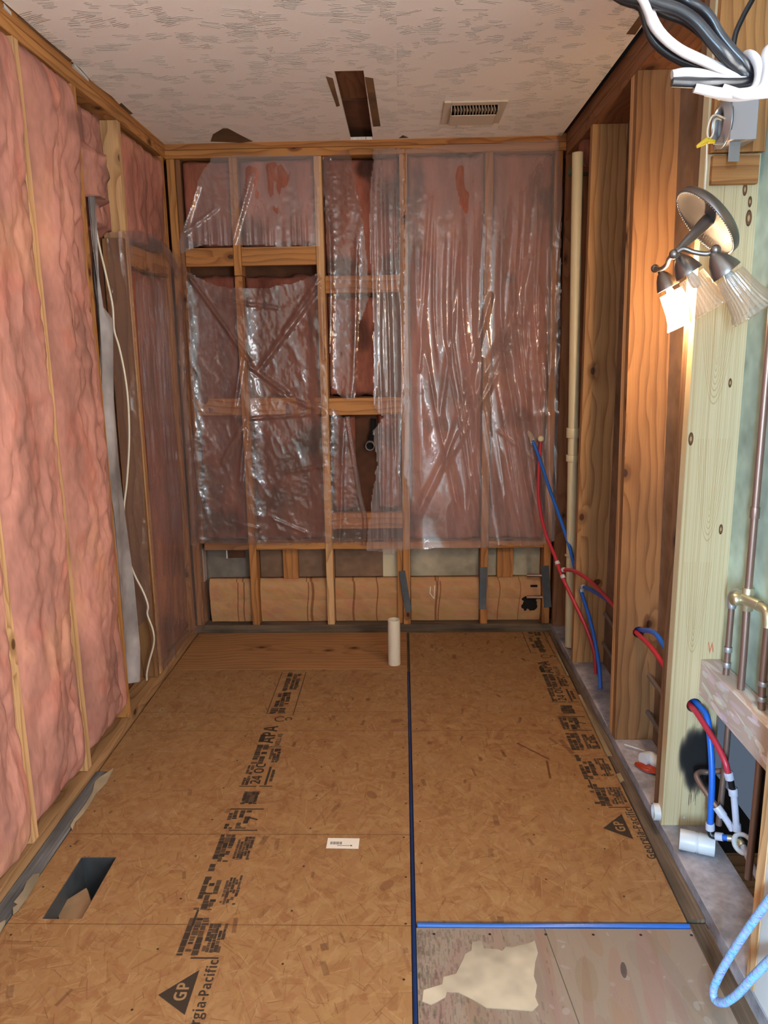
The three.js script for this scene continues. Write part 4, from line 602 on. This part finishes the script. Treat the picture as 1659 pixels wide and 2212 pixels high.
// ------------------------------------------------------------------ water lines
{
  const grp = null, Z = list => list.map(([a, b, z]) => onZ(a, b, z));
  const ringAt = (o, p, dir, r = 0.0115, m = M.pvc) => part(o, 'crimp_ring', ringGeo(p.clone().addScaledVector(dir.clone().normalize(), -0.008), dir.clone().normalize(), r, 0.006, 0.016), m);
  const r = thing('red_water_line', 'red plastic hot water pipe running through the wide studs', 'pipe');
  part(r, 'tube', tubeGeo(Z([[1168, 955, 0.03], [1164, 1010, 0.08], [1164, 1080, 0.16], [1178, 1150, 0.27], [1200, 1205, 0.37], [1212, 1240, 0.43], [1240, 1300, 0.52], [1268, 1360, 0.6], [1284, 1410, 0.64], [1287, 1455, 0.66]]), 0.0085, 12, 90), M.red);
  const tr = onZ(1210, 1232, 0.415), drr = onZ(1224, 1265, 0.46).sub(onZ(1200, 1205, 0.37)); ringAt(r, onZ(1204, 1216, 0.39), drr); ringAt(r, onZ(1216, 1246, 0.44), drr);
  part(r, 'elbow', latheGeo(onZ(1168, 948, -0.01), onZ(1168, 948, 1), [[0, 0], [0.016, 0], [0.016, 0.05], [0.011, 0.056], [0, 0.056]], 18), M.cream);
  part(r, 'branch_tube', tubeGeo([tr, ...Z([[1235, 1232, 0.5], [1268, 1250, 0.65], [1300, 1280, 0.82], [1332, 1315, 1.0]]), V(0.85, 0.449, 1.12), V(0.851, 0.449, 1.2), ...Z([[1412, 1405, 1.42]]), V(0.849, 0.43, 1.7), V(0.849, 0.43, 1.78), ...Z([[1500, 1533, 1.8], [1525, 1570, 1.86], [1552, 1615, 1.92], [1568, 1650, 1.95], [1573, 1674, 1.955]])], 0.0085, 12, 150), M.red); ringAt(r, onZ(1218, 1231, 0.44), onZ(1235, 1232, 0.5).sub(tr));
  const P1 = Z([[1573, 1668, 1.955], [1578, 1688, 1.955]]); part(r, 'coupling', ringGeo(P1[0], P1[1].clone().sub(P1[0]).normalize(), 0.0125, 0.0086, 0.021), M.clearPex);
  part(r, 'black_elbow', tubeGeo(Z([[1578, 1684, 1.955], [1581, 1700, 1.955], [1584, 1712, 1.955]]), 0.0088, 12, 16), M.black); const P2 = Z([[1583, 1703, 1.955], [1585, 1722, 1.955]]); part(r, 'coupling', ringGeo(P2[0], P2[1].clone().sub(P2[0]).normalize(), 0.0125, 0.0085, 0.021), M.clearPex);
  part(r, 'clear_tube', tubeGeo(Z([[1585, 1715, 1.955], [1588, 1750, 1.955], [1591, 1788, 1.955]]), 0.0092, 12, 20), M.clearPex); const P3 = Z([[1590, 1780, 1.955], [1592, 1797, 1.955]]); part(r, 'coupling', ringGeo(P3[0], P3[1].clone().sub(P3[0]).normalize(), 0.0125, 0.0085, 0.019), M.clearPex); part(r, 'black_elbow', tubeGeo(Z([[1591, 1795, 1.955], [1593, 1806, 1.955]]), 0.0075, 10, 6), M.black);
  const b = thing('blue_water_line', 'blue plastic cold water pipe running through the wide studs', 'pipe');
  part(b, 'tube', tubeGeo(Z([[1151, 952, 0.03], [1165, 990, 0.07], [1185, 1050, 0.15], [1210, 1120, 0.26], [1230, 1180, 0.36], [1246, 1245, 0.47], [1256, 1280, 0.53], [1275, 1340, 0.62], [1288, 1400, 0.7], [1295, 1450, 0.77], [1297, 1488, 0.81]]), 0.0085, 12, 90), M.blue);
  const db = onZ(1256, 1280, 0.53).sub(onZ(1246, 1245, 0.47)), tb = onZ(1252, 1266, 0.5); ringAt(b, onZ(1250, 1254, 0.487), db); ringAt(b, onZ(1257, 1277, 0.525), db);
  part(b, 'elbow', tubeGeo([onZ(1140, 930, -0.03), onZ(1148, 944, 0.0), onZ(1152, 958, 0.032)], 0.0125, 12, 12), M.cream);
  part(b, 'branch_tube', tubeGeo([tb, ...Z([[1272, 1272, 0.6], [1300, 1288, 0.75], [1328, 1308, 0.92]]), V(0.866, 0.457, 1.1), V(0.866, 0.457, 1.2), ...Z([[1420, 1373, 1.42]]), V(0.866, 0.438, 1.7), V(0.866, 0.438, 1.782), ...Z([[1526, 1545, 1.83], [1534, 1600, 1.87], [1538, 1680, 1.9], [1536, 1740, 1.91], [1534, 1784, 1.915]])], 0.0088, 12, 150), M.blue); ringAt(b, onZ(1260, 1268, 0.545), onZ(1272, 1272, 0.6).sub(tb));
  const Q = Z([[1534, 1778, 1.915], [1534, 1796, 1.915]]); part(b, 'coupling', ringGeo(Q[0], Q[1].clone().sub(Q[0]).normalize(), 0.0125, 0.0089, 0.02), M.clearPex);
  part(b, 'black_elbow', tubeGeo(Z([[1534, 1795, 1.915], [1537, 1804, 1.92], [1546, 1806, 1.925]]), 0.0095, 10, 12), M.black); part(b, 'coupling', ringGeo(onZ(1546, 1806, 1.925), onZ(1560, 1808, 1.935).sub(onZ(1546, 1806, 1.925)).normalize(), 0.0115, 0.0086, 0.02), M.clearPex); part(b, 'tube_end', tubeGeo(Z([[1556, 1808, 1.93], [1572, 1810, 1.94]]), 0.0085, 12, 6), M.blue);
  // stop valve where the lines meet
  const v = thing('stop_valve', 'brass tee joining the coloured water pipes above the plate', 'valve');
  part(v, 'body', tubeGeo(Z([[1570, 1810, 1.94], [1585, 1812, 1.945], [1600, 1818, 1.95]]), 0.009, 14, 14), M.brass); part(v, 'nut', rodGeo(onZ(1592, 1808, 1.945), onZ(1604, 1826, 1.975), 0.0125, 6), M.brass);
  part(v, 'tail_tube', tubeGeo(Z([[1602, 1820, 1.965], [1620, 1860, 2.0], [1640, 1900, 2.05], [1660, 1935, 2.1], [1690, 1980, 2.15]]), 0.009, 12, 30), M.clearPex);
  // scorched copper branch
  const c = thing('copper_branch', 'bare copper elbow leaving the soot mark on the pale stud', 'pipe');
  part(c, 'elbow', tubeGeo(Z([[1560, 1665, 1.85], [1530, 1668, 1.83], [1512, 1668, 1.83], [1505, 1675, 1.84], [1512, 1692, 1.86], [1535, 1725, 1.9], [1552, 1748, 1.925]]), 0.0082, 12, 60), M.copper);
  part(c, 'clear_tube', tubeGeo(Z([[1556, 1752, 1.93], [1572, 1775, 1.94], [1582, 1792, 1.945]]), 0.0095, 12, 14), M.clearPex); const k = Z([[1548, 1742, 1.922], [1562, 1762, 1.934]]); part(c, 'coupling', ringGeo(k[0], k[1].clone().sub(k[0]).normalize(), 0.0125, 0.0083, 0.03), M.clearPex);
  // two old pipes running along the wall through the studs
  for (const [y, l] of [[0.285, 'upper grey pipe running along behind the wide studs'], [0.145, 'lower grey pipe running along behind the wide studs']]) single('wall_pipe', l, 'pipe', rodGeo(V(0.902, y + 0.02, 0.6), V(0.902, y - 0.012, 1.76), 0.0085), std({ color: '#857a74', metalness: 0.5, roughness: 0.5 }));
}
// shower valve and risers in front of the green board
{
  const o = thing('shower_valve', 'copper risers and brass shower valve in front of green drywall', 'valve'); const X = 0.895, P = (a, b) => onX(a, b, X), t = (n, pts, r, m) => part(o, n, tubeGeo(pts, r, 12), m);
  const topz = P(1615, 1290); t('riser', [V(X, 1.62, topz.z), V(X, 1.2, topz.z), V(X, topz.y + 0.02, topz.z)], 0.0095, M.copper); part(o, 'coupling', ringGeo(V(X, P(1627, 1118).y, topz.z), V(0, 1, 0), 0.012, 0.0096, 0.028), M.copper);
  part(o, 'body', rodGeo(V(X, topz.y - 0.035, topz.z), V(X, topz.y + 0.025, topz.z), 0.0155, 20), M.brass);
  const cb = V(X, topz.y, topz.z); part(o, 'cross_arm', rodGeo(V(X - 0.02, topz.y - 0.004, topz.z - 0.02), V(X, topz.y, topz.z + 0.07), 0.0135, 18), M.brass); part(o, 'valve_nut', rodGeo(V(X - 0.04, topz.y - 0.005, topz.z + 0.005), V(X - 0.012, topz.y - 0.005, topz.z), 0.0155, 20), M.brass);
  t('riser', [V(X, topz.y - 0.03, topz.z), V(X, 0.7, topz.z + 0.004), V(X, 0.5, topz.z + 0.006)], 0.0095, M.copper);
  const zl = P(1577, 1350).z, yl = P(1577, 1275).y; t('riser', [V(X, yl - 0.03, zl), V(X, 0.62, zl), V(X + 0.0, 0.56, zl + 0.002), V(X + 0.01, 0.5, zl + 0.01), V(X + 0.01, 0.12, zl + 0.01)], 0.0085, M.copper);
  t('elbow', [V(X, yl - 0.04, zl), V(X, yl - 0.005, zl + 0.001), V(X + 0.003, yl + 0.004, zl + 0.02), V(X + 0.004, yl + 0.012, topz.z - 0.012)], 0.0125, M.solder);
  for (const y of [yl - 0.045, 0.645, 0.6, 0.545]) part(o, 'solder_joint', ringGeo(V(X, y, zl), V(0, 1, 0), 0.0112, 0.0086, 0.014), M.solder);
  const zr = P(1652, 1400).z; t('elbow', [V(X, topz.y, topz.z + 0.06), V(X, topz.y - 0.006, zr - 0.004), V(X, topz.y - 0.04, zr + 0.004)], 0.012, M.brass); t('riser', [V(X, topz.y - 0.03, zr + 0.004), V(X, 0.62, zr + 0.006), V(X + 0.006, 0.5, zr + 0.012), V(X + 0.006, 0.1, zr + 0.012)], 0.0092, M.copper);
  for (const y of [0.64, 0.6, 0.56]) part(o, 'solder_joint', ringGeo(V(X + 0.001, y, zr + 0.006), V(0, 1, 0), 0.0118, 0.0093, 0.012), M.solder);
}
// ------------------------------------------------------------------ loose plastic fittings on the plate
{
  const y = 0.0385;
  const e = thing('pipe_elbow', 'white plastic pipe elbow lying on the plate behind the pale stud', 'pipe fitting'); const p = [onY(1388, 1640, y + 0.03), onY(1405, 1637, y + 0.028), onY(1420, 1646, y + 0.028), onY(1452, 1652, y + 0.028)];
  part(e, 'bend', tubeGeo(p, 0.0225, 18, 30), M.pvc); const dd = p[3].clone().sub(p[2]).normalize(); part(e, 'hub', ringGeo(p[2].clone().addScaledVector(dd, 0.01), dd, 0.0245, 0.0226, 0.05), M.pvc);
  single('stick', 'thin white stick poking out beside the plastic elbow', 'stick', rodGeo(onY(1349, 1608, y + 0.012), onY(1392, 1622, y + 0.012), 0.0028, 8), M.pvc);
  single('wrapper_scrap', 'crumpled orange wrapper under the plastic elbow', 'scrap', (() => { const g = new THREE.IcosahedronGeometry(0.03, 3), q = g.attributes.position; for (let i = 0; i < q.count; i++) { const k = 0.75 + 0.6 * fbm(q.getX(i) * 90, q.getY(i) * 90 + q.getZ(i) * 60, 2); q.setXYZ(i, q.getX(i) * k * 1.5, q.getY(i) * k * 0.32, q.getZ(i) * k * 0.9); } const c = onY(1402, 1658, y + 0.008); g.rotateY(-0.6); g.translate(c.x, c.y, c.z); g.computeVertexNormals(); return g; })(), M.orange);
  const coup = (name, lab, a, b, r) => { const o = thing(name, lab, 'pipe fitting'), L = a.distanceTo(b), d = b.clone().sub(a).normalize(); part(o, 'sleeve', latheGeo(a, b, [[r * 0.82, L * 0.5], [r * 0.82, 0.001], [r, 0], [r, L * 0.44], [r * 0.93, L * 0.47], [r * 0.93, L * 0.53], [r, L * 0.56], [r, L], [r * 0.82, L - 0.001], [r * 0.82, L * 0.5], [0, L * 0.5]], 30), M.pvc); part(o, 'ridge', ringGeo(a.clone().addScaledVector(d, L * 0.48), d, r * 0.98, r * 0.9, L * 0.04), M.pvc); return o; };
  coup('pipe_coupling', 'white plastic coupling half hidden behind the pale stud', onY(1410, 1753, y + 0.026), onY(1475, 1756, y + 0.026), 0.0255);
  coup('pipe_coupling', 'white plastic coupling lying on the grey plate under the blue pipe', onY(1468, 1812, y + 0.03), onY(1544, 1828, y + 0.03), 0.029);
  const c = onZ(1607, 1822, 1.975), n = V(-0.75, 0.1, 0.65).normalize(); single('escutcheon_ring', 'white plastic ring behind the brass tee', 'ring', latheGeo(c, c.clone().add(n), [[0.02, 0], [0.031, 0], [0.033, 0.004], [0.031, 0.009], [0.026, 0.01], [0.02, 0.006], [0.02, 0]], 32), M.pvc);
}
// blue braided hose at the doorway-side stud
{
  const pts = [[1720, 1860, 2.5], [1665, 1938, 2.46], [1620, 2000, 2.43], [1580, 2060, 2.41], [1552, 2110, 2.4], [1541, 2140, 2.4], [1545, 2160, 2.41], [1562, 2166, 2.43], [1590, 2150, 2.45], [1625, 2112, 2.47], [1662, 2075, 2.49], [1720, 2020, 2.52]].map(([a, b, z]) => onZ(a, b, z));
  const tx = canvasTex(256, 64, (x) => { const q = rngOf(6); x.fillStyle = '#7fa3cf'; x.fillRect(0, 0, 256, 64); for (let i = 0; i < 160; i++) { x.fillStyle = `rgba(${40 + 150 * q()},${80 + 130 * q()},${120 + 120 * q()},0.55)`; x.save(); x.translate(q() * 256, q() * 64); x.rotate(0.7 * (q() < 0.5 ? 1 : -1)); x.fillRect(-9, -2, 18, 4); x.restore(); } }); tx.repeat.set(8, 1);
  single('braided_hose', 'looped blue braided hose hanging beside the white drywall', 'hose', tubeGeo(pts, 0.0092, 14, 120), std({ map: tx, bumpMap: tx, bumpScale: 0.002, roughness: 0.45 }));
}
// ------------------------------------------------------------------ cables at the ceiling
{
  const k = 4.158, z = 2.7, C = (l, pts, r, m, n = 'electrical_cable') => { const Zs = pts.map(([a, b, dz = 0]) => onZ(1260 + a / k, b / k, z + dz)), s0 = Zs[0], s1 = Zs[Zs.length - 1]; if (pts[0][1] < -150) Zs.unshift(V(s0.x - 0.06, HC + 0.01, s0.z)); if (pts[pts.length - 1][0] >= 1700) Zs.push(V(s1.x + 0.12, s1.y + 0.01, s1.z), V(0.783, s1.y + 0.06, s1.z - 0.02)); return single(n, l, 'cable', tubeGeo(Zs, r, 12, 110), m, 'house cables bundled under the ceiling'); };
  C('black cable with the lowest long sag beside the white pair', [[100, -260], [340, -10], [520, 60], [560, 180], [610, 330], [720, 450], [900, 555], [1100, 620], [1300, 705], [1460, 745], [1700, 740]], 0.0065, M.blackCable);
  C('white cable along the top of the pale pair', [[300, -250, 0.02], [520, -60, 0.02], [590, 60, 0.01], [625, 160, 0.012], [700, 290, 0.012], [850, 425, 0.012], [1050, 525, 0.01], [1250, 615, 0.005], [1440, 715], [1700, 720]], 0.0058, M.whiteCable);
  C('white cable along the underside of the pale pair', [[280, -250, 0.03], [500, -50, 0.03], [575, 90, 0.024], [620, 220, 0.022], [735, 355, 0.022], [900, 475, 0.02], [1100, 565, 0.018], [1300, 665, 0.012], [1450, 735, 0.01], [1700, 735, 0.01]], 0.0058, M.whiteCable);
  C('thick black cable crossing above the white pair', [[150, -200, 0.02], [640, 20, 0.02], [850, 90, 0.02], [1000, 190, 0.02], [1150, 360, 0.02], [1280, 500, 0.02], [1400, 620, 0.01], [1480, 690, 0.01], [1700, 690]], 0.0085, M.blackCable);
  C('black cable in the middle of the dark bundle', [[200, -220, -0.02], [700, 110, -0.01], [900, 185, -0.01], [1050, 290, -0.01], [1180, 430, -0.01], [1300, 570, -0.01], [1450, 670, -0.01], [1700, 670, -0.01]], 0.006, M.blackCable);
  C('glossy black cable arching highest over the bundle', [[500, -250], [760, -70], [920, 5, 0.01], [1060, 75, 0.01], [1150, 170, 0.01], [1220, 300, 0.01], [1330, 440, 0.012], [1450, 570, 0.014], [1500, 640, 0.012], [1700, 650, 0.01]], 0.0068, M.blackCable);
  C('cut end of white cable pointing out of the bundle', [[797, 672, 0.03], [900, 652, 0.03], [1050, 662, 0.03], [1250, 715, 0.02], [1450, 730, 0.015]], 0.0062, M.whiteCable);
  C('cut end of black cable under the cut white end', [[797, 735, 0.03], [950, 742, 0.03], [1150, 742, 0.03], [1400, 745, 0.02], [1600, 720, 0.01]], 0.0066, M.blackCable);
  C('white cable tied round the bundle as a loop', [[1000, 785, 0.03], [1200, 830, 0.032], [1400, 840, 0.034], [1530, 810, 0.034], [1580, 700, 0.03], [1570, 580, 0.024], [1510, 500, 0.01], [1450, 520, -0.015], [1440, 640, -0.02]], 0.0068, M.whiteCable);
  C('white cable looped round the bundle near its tied end', [[1250, 800, 0.03], [1450, 850, 0.04], [1600, 800, 0.04], [1650, 650, 0.036], [1640, 500, 0.02], [1690, 440, -0.005], [1760, 520, -0.02]], 0.0068, M.whiteCable);
  C('white cable passing under the tied loops', [[1100, 820, 0.01], [1350, 870, 0.012], [1560, 850, 0.012], [1760, 830, 0.01]], 0.0064, M.whiteCable);
  single('thin_cable', 'thin black cable hanging behind the bundle against the wood', 'cable', tubeGeo([[1560, -80], [1500, 30], [1430, 160], [1370, 300], [1345, 430]].map(([a, b]) => onZ(1260 + a / k, b / k, 2.2)), 0.0052, 10, 40), M.blackCable);
}
// ------------------------------------------------------------------ junction box
{
  const o = thing('junction_box', 'steel junction box with an open ring on the pale stud', 'junction box'); const zf = 1.9, a = onZ(1582, 208, zf), c = onZ(1634, 300, zf), zb = 1.802;
  const x0 = a.x, x1 = c.x, y0 = c.y, y1 = a.y, ym = (y0 + y1) / 2, zm = (zf + zb) / 2;
  part(o, 'body', (() => { const g = extrudeXY([[zb, y0], [zf, y0], [zf, y1], [zb, y1]], [rectHole(zb + 0.012, zf - 0.012, y0 + 0.012, y1 - 0.012)], 0, x1 - x0 - 0.004); g.rotateY(-Math.PI / 2); g.translate(x1 - 0.002, 0, 0); return g; })(), std({ color: '#b5adab', metalness: 0.45, roughness: 0.5 }));
  part(o, 'back', boardGeo(x1 - 0.002, x1, y0, y1, zb, zf, 1, 0.0006), M.steel); const cx = V(x0 + 0.002, ym, zm);
  const ring = part(o, 'ring', latheGeo(cx, cx.clone().add(V(-1, 0, 0)), [[0.036, -0.002], [0.056, -0.002], [0.056, 0.003], [0.046, 0.006], [0.042, 0.014], [0.036, 0.014], [0.036, -0.002]], 30), M.steel);
  part(o, 'bracket', boardGeo(x0 + 0.008, x0 + 0.035, y0 - 0.045, y0, zf - 0.02, zf - 0.0185, 1, 0.0005), M.steel); part(ring, 'screw', rodGeo(cx.clone().add(V(-0.004, 0.05, 0.02)), cx.clone().add(V(-0.024, 0.05, 0.02)), 0.0025, 8), M.steel); part(ring, 'screw', rodGeo(cx.clone().add(V(-0.004, -0.05, 0.02)), cx.clone().add(V(-0.03, -0.05, 0.025)), 0.0025, 8), M.steel);
  const zz = 1.93, loop = part(o, 'wire', tubeGeo([cx.clone().add(V(0.02, 0.0, 0.01)), onZ(1540, 250, zz), onZ(1532, 265, zz), onZ(1528, 290, zz), onZ(1532, 300, zz), onZ(1540, 290, zz), onZ(1543, 262, zz), cx.clone().add(V(0.0, 0.01, 0.0))], 0.0022, 8, 60), M.ivory);
  part(loop, 'wire_nut', latheGeo(onZ(1505, 317, zz), onZ(1528, 303, zz), [[0, 0], [0.0035, 0], [0.0055, 0.012], [0.007, 0.026], [0.006, 0.03], [0, 0.03]], 12), M.yellow); part(loop, 'wire_nut', latheGeo(onZ(1544, 306, zz), onZ(1522, 303, zz), [[0, 0], [0.004, 0], [0.006, 0.012], [0.0065, 0.02], [0, 0.022]], 12), M.yellow);
  single('hanging_wire', 'thin white wire from the junction box to the hanging light', 'wire', tubeGeo([onZ(1527, 303, zz), onZ(1526, 360, 1.93), onZ(1523, 400, 1.93), onZ(1522, 440, 1.925)], 0.0022, 8, 40), M.ivory);
}
// ------------------------------------------------------------------ hanging three-light fixture
{
  const o = thing('light_fixture', 'brushed metal three-shade vanity light hanging crooked from its wires', 'light fixture'); const z0 = 1.93, sc = 1.0;
  const C = onZ(1527, 478, z0), eye = ray(1527, 478).normalize(), e1 = cR.clone().addScaledVector(eye, -cR.dot(eye)).normalize(), e2 = e1.clone().cross(eye).normalize(), n = e1.clone().multiplyScalar(-0.66).addScaledVector(e2, -0.66).addScaledVector(eye, -0.36).normalize();
  const prof = [[0, -0.02], [0.05, -0.02], [0.088, -0.016], [0.096, -0.008], [0.0965, 0.006], [0.0945, 0.008], [0.09, 0.006], [0.07, -0.004], [0.03, -0.008], [0.016, -0.006], [0, -0.006]];
  part(o, 'canopy', latheGeo(C, C.clone().add(n), prof.map(([r, t]) => [r * sc, t * sc]), 64), M.nickel);
  const beads = []; const up = V(0, 1, 0).cross(n).normalize(), vv = n.clone().cross(up); for (let i = 0; i < 90; i++) { const a = i / 90 * Math.PI * 2, s = new THREE.IcosahedronGeometry(0.0022, 1), p = C.clone().addScaledVector(n, 0.0075).addScaledVector(up, 0.0925 * sc * Math.cos(a)).addScaledVector(vv, 0.0925 * sc * Math.sin(a)); s.translate(p.x, p.y, p.z); beads.push(s); } const bd = part(o, 'beaded_rim', mergeGeometries(beads), M.nickel); bd.userData.kind = 'stuff';
  const hub = onZ(1456, 549, z0 + 0.035), sd = hub.clone().sub(C.clone().addScaledVector(n, -0.004)), sl = sd.length();
  part(o, 'stem', latheGeo(C.clone().addScaledVector(n, -0.004), hub, [[0, 0], [0.0165, 0], [0.0155, 0.02], [0.011, sl * 0.6], [0.0075, sl * 0.85], [0.008, sl], [0, sl]], 24), M.nickel); part(o, 'hub', new THREE.SphereGeometry(0.0115, 20, 14).translate(hub.x, hub.y, hub.z), M.nickel);
  const T = [{ top: [1428, 588], mouth: [1481, 700], z: 1.685, s: 0.88, arm: [[1446, 558], [1440, 572], [1428, 581], [1415, 580]], lit: true }, { top: [1466, 552], mouth: [1536, 668], z: z0 - 0.04, s: 0.95, arm: [[1460, 552], [1467, 553]] }, { top: [1540, 548], mouth: [1632, 672], z: z0 + 0.07, s: 1.0, arm: [[1475, 538], [1500, 545], [1530, 548], [1546, 540]] }];
  const glass = new THREE.MeshPhysicalMaterial({ color: '#f6f3ee', roughness: 0.06, transmission: 0.93, thickness: 0, ior: 1.6, side: THREE.DoubleSide });
  for (const s of T) {
    const a = onZ(...s.top, s.z), b = onZ(...s.mouth, s.z + 0.015), d = b.clone().sub(a).normalize(), k = s.s * sc;
    const arm = part(o, 'arm', tubeGeo([hub, ...s.arm.map(([x, y], i) => onZ(x, y, lerp(z0 + 0.035, s.z, (i + 1) / s.arm.length)))], 0.0058, 10, 30), M.nickel);
    if (s.arm.length > 2) { const e = onZ(...s.arm[s.arm.length - 1], s.z); part(arm, 'finial', new THREE.SphereGeometry(0.0125 * k, 18, 12).translate(e.x, e.y, e.z), M.nickel); }
    const cup = part(o, 'socket_cup', latheGeo(a, b, [[0, -0.004], [0.008, -0.004], [0.009, 0.002], [0.013, 0.005], [0.024 * k, 0.02 * k], [0.033 * k, 0.042 * k], [0.036 * k, 0.054 * k], [0.034 * k, 0.054 * k], [0.02 * k, 0.02 * k], [0.0, 0.01]], 32), M.nickel);
    const L = a.distanceTo(b), g = new THREE.LatheGeometry([[0.033, 0.05], [0.035, 0.058], [0.0375, 0.075], [0.041, 0.095], [0.047, 0.112], [0.056, 0.126], [0.058, 0.13], [0.0545, 0.127], [0.0455, 0.113], [0.0395, 0.095], [0.036, 0.075], [0.0315, 0.05]].map(([r, t]) => new THREE.Vector2(r * k, t / 0.13 * L)), 160), q = g.attributes.position;
    for (let i = 0; i < q.count; i++) { const x = q.getX(i), zz = q.getZ(i), r = Math.hypot(x, zz), m = 1 + 0.022 * Math.cos(32 * Math.atan2(zz, x)); q.setX(i, x * m); q.setZ(i, zz * m); } g.computeVertexNormals();
    g.applyQuaternion(new THREE.Quaternion().setFromUnitVectors(V(0, 1, 0), d)); g.translate(a.x, a.y, a.z);
    part(cup, 'shade', g, s.lit ? new THREE.MeshPhysicalMaterial({ color: '#fff4e2', roughness: 0.5, transmission: 0.6, thickness: 0, emissive: new THREE.Color().setRGB(1, 0.8, 0.52), emissiveIntensity: 3, side: THREE.DoubleSide }) : glass, s.lit ? 'glowing ribbed glass shade' : 'clear ribbed glass shade');
    const bp = a.clone().addScaledVector(d, 0.085 * k), bulb = latheGeo(a.clone().addScaledVector(d, 0.045 * k), b, [[0, 0], [0.008 * k, 0], [0.009 * k, 0.01], [0.013 * k, 0.024], [0.0145 * k, 0.034], [0.01 * k, 0.046], [0, 0.05]], 24);
    part(cup, 'bulb', bulb, s.lit ? std({ color: '#fff2da', emissive: new THREE.Color().setRGB(1, 0.78, 0.46), emissiveIntensity: 9 }) : std({ color: '#b5b0a8', roughness: 0.3 }));
    if (s.lit) { const l = new THREE.PointLight(BULB_COLOR, BULB_CANDELA); l.position.copy(bp); l.castShadow = true; l.name = 'bulb'; scene.add(l); }
  }
}
renderer.render(scene, camera);
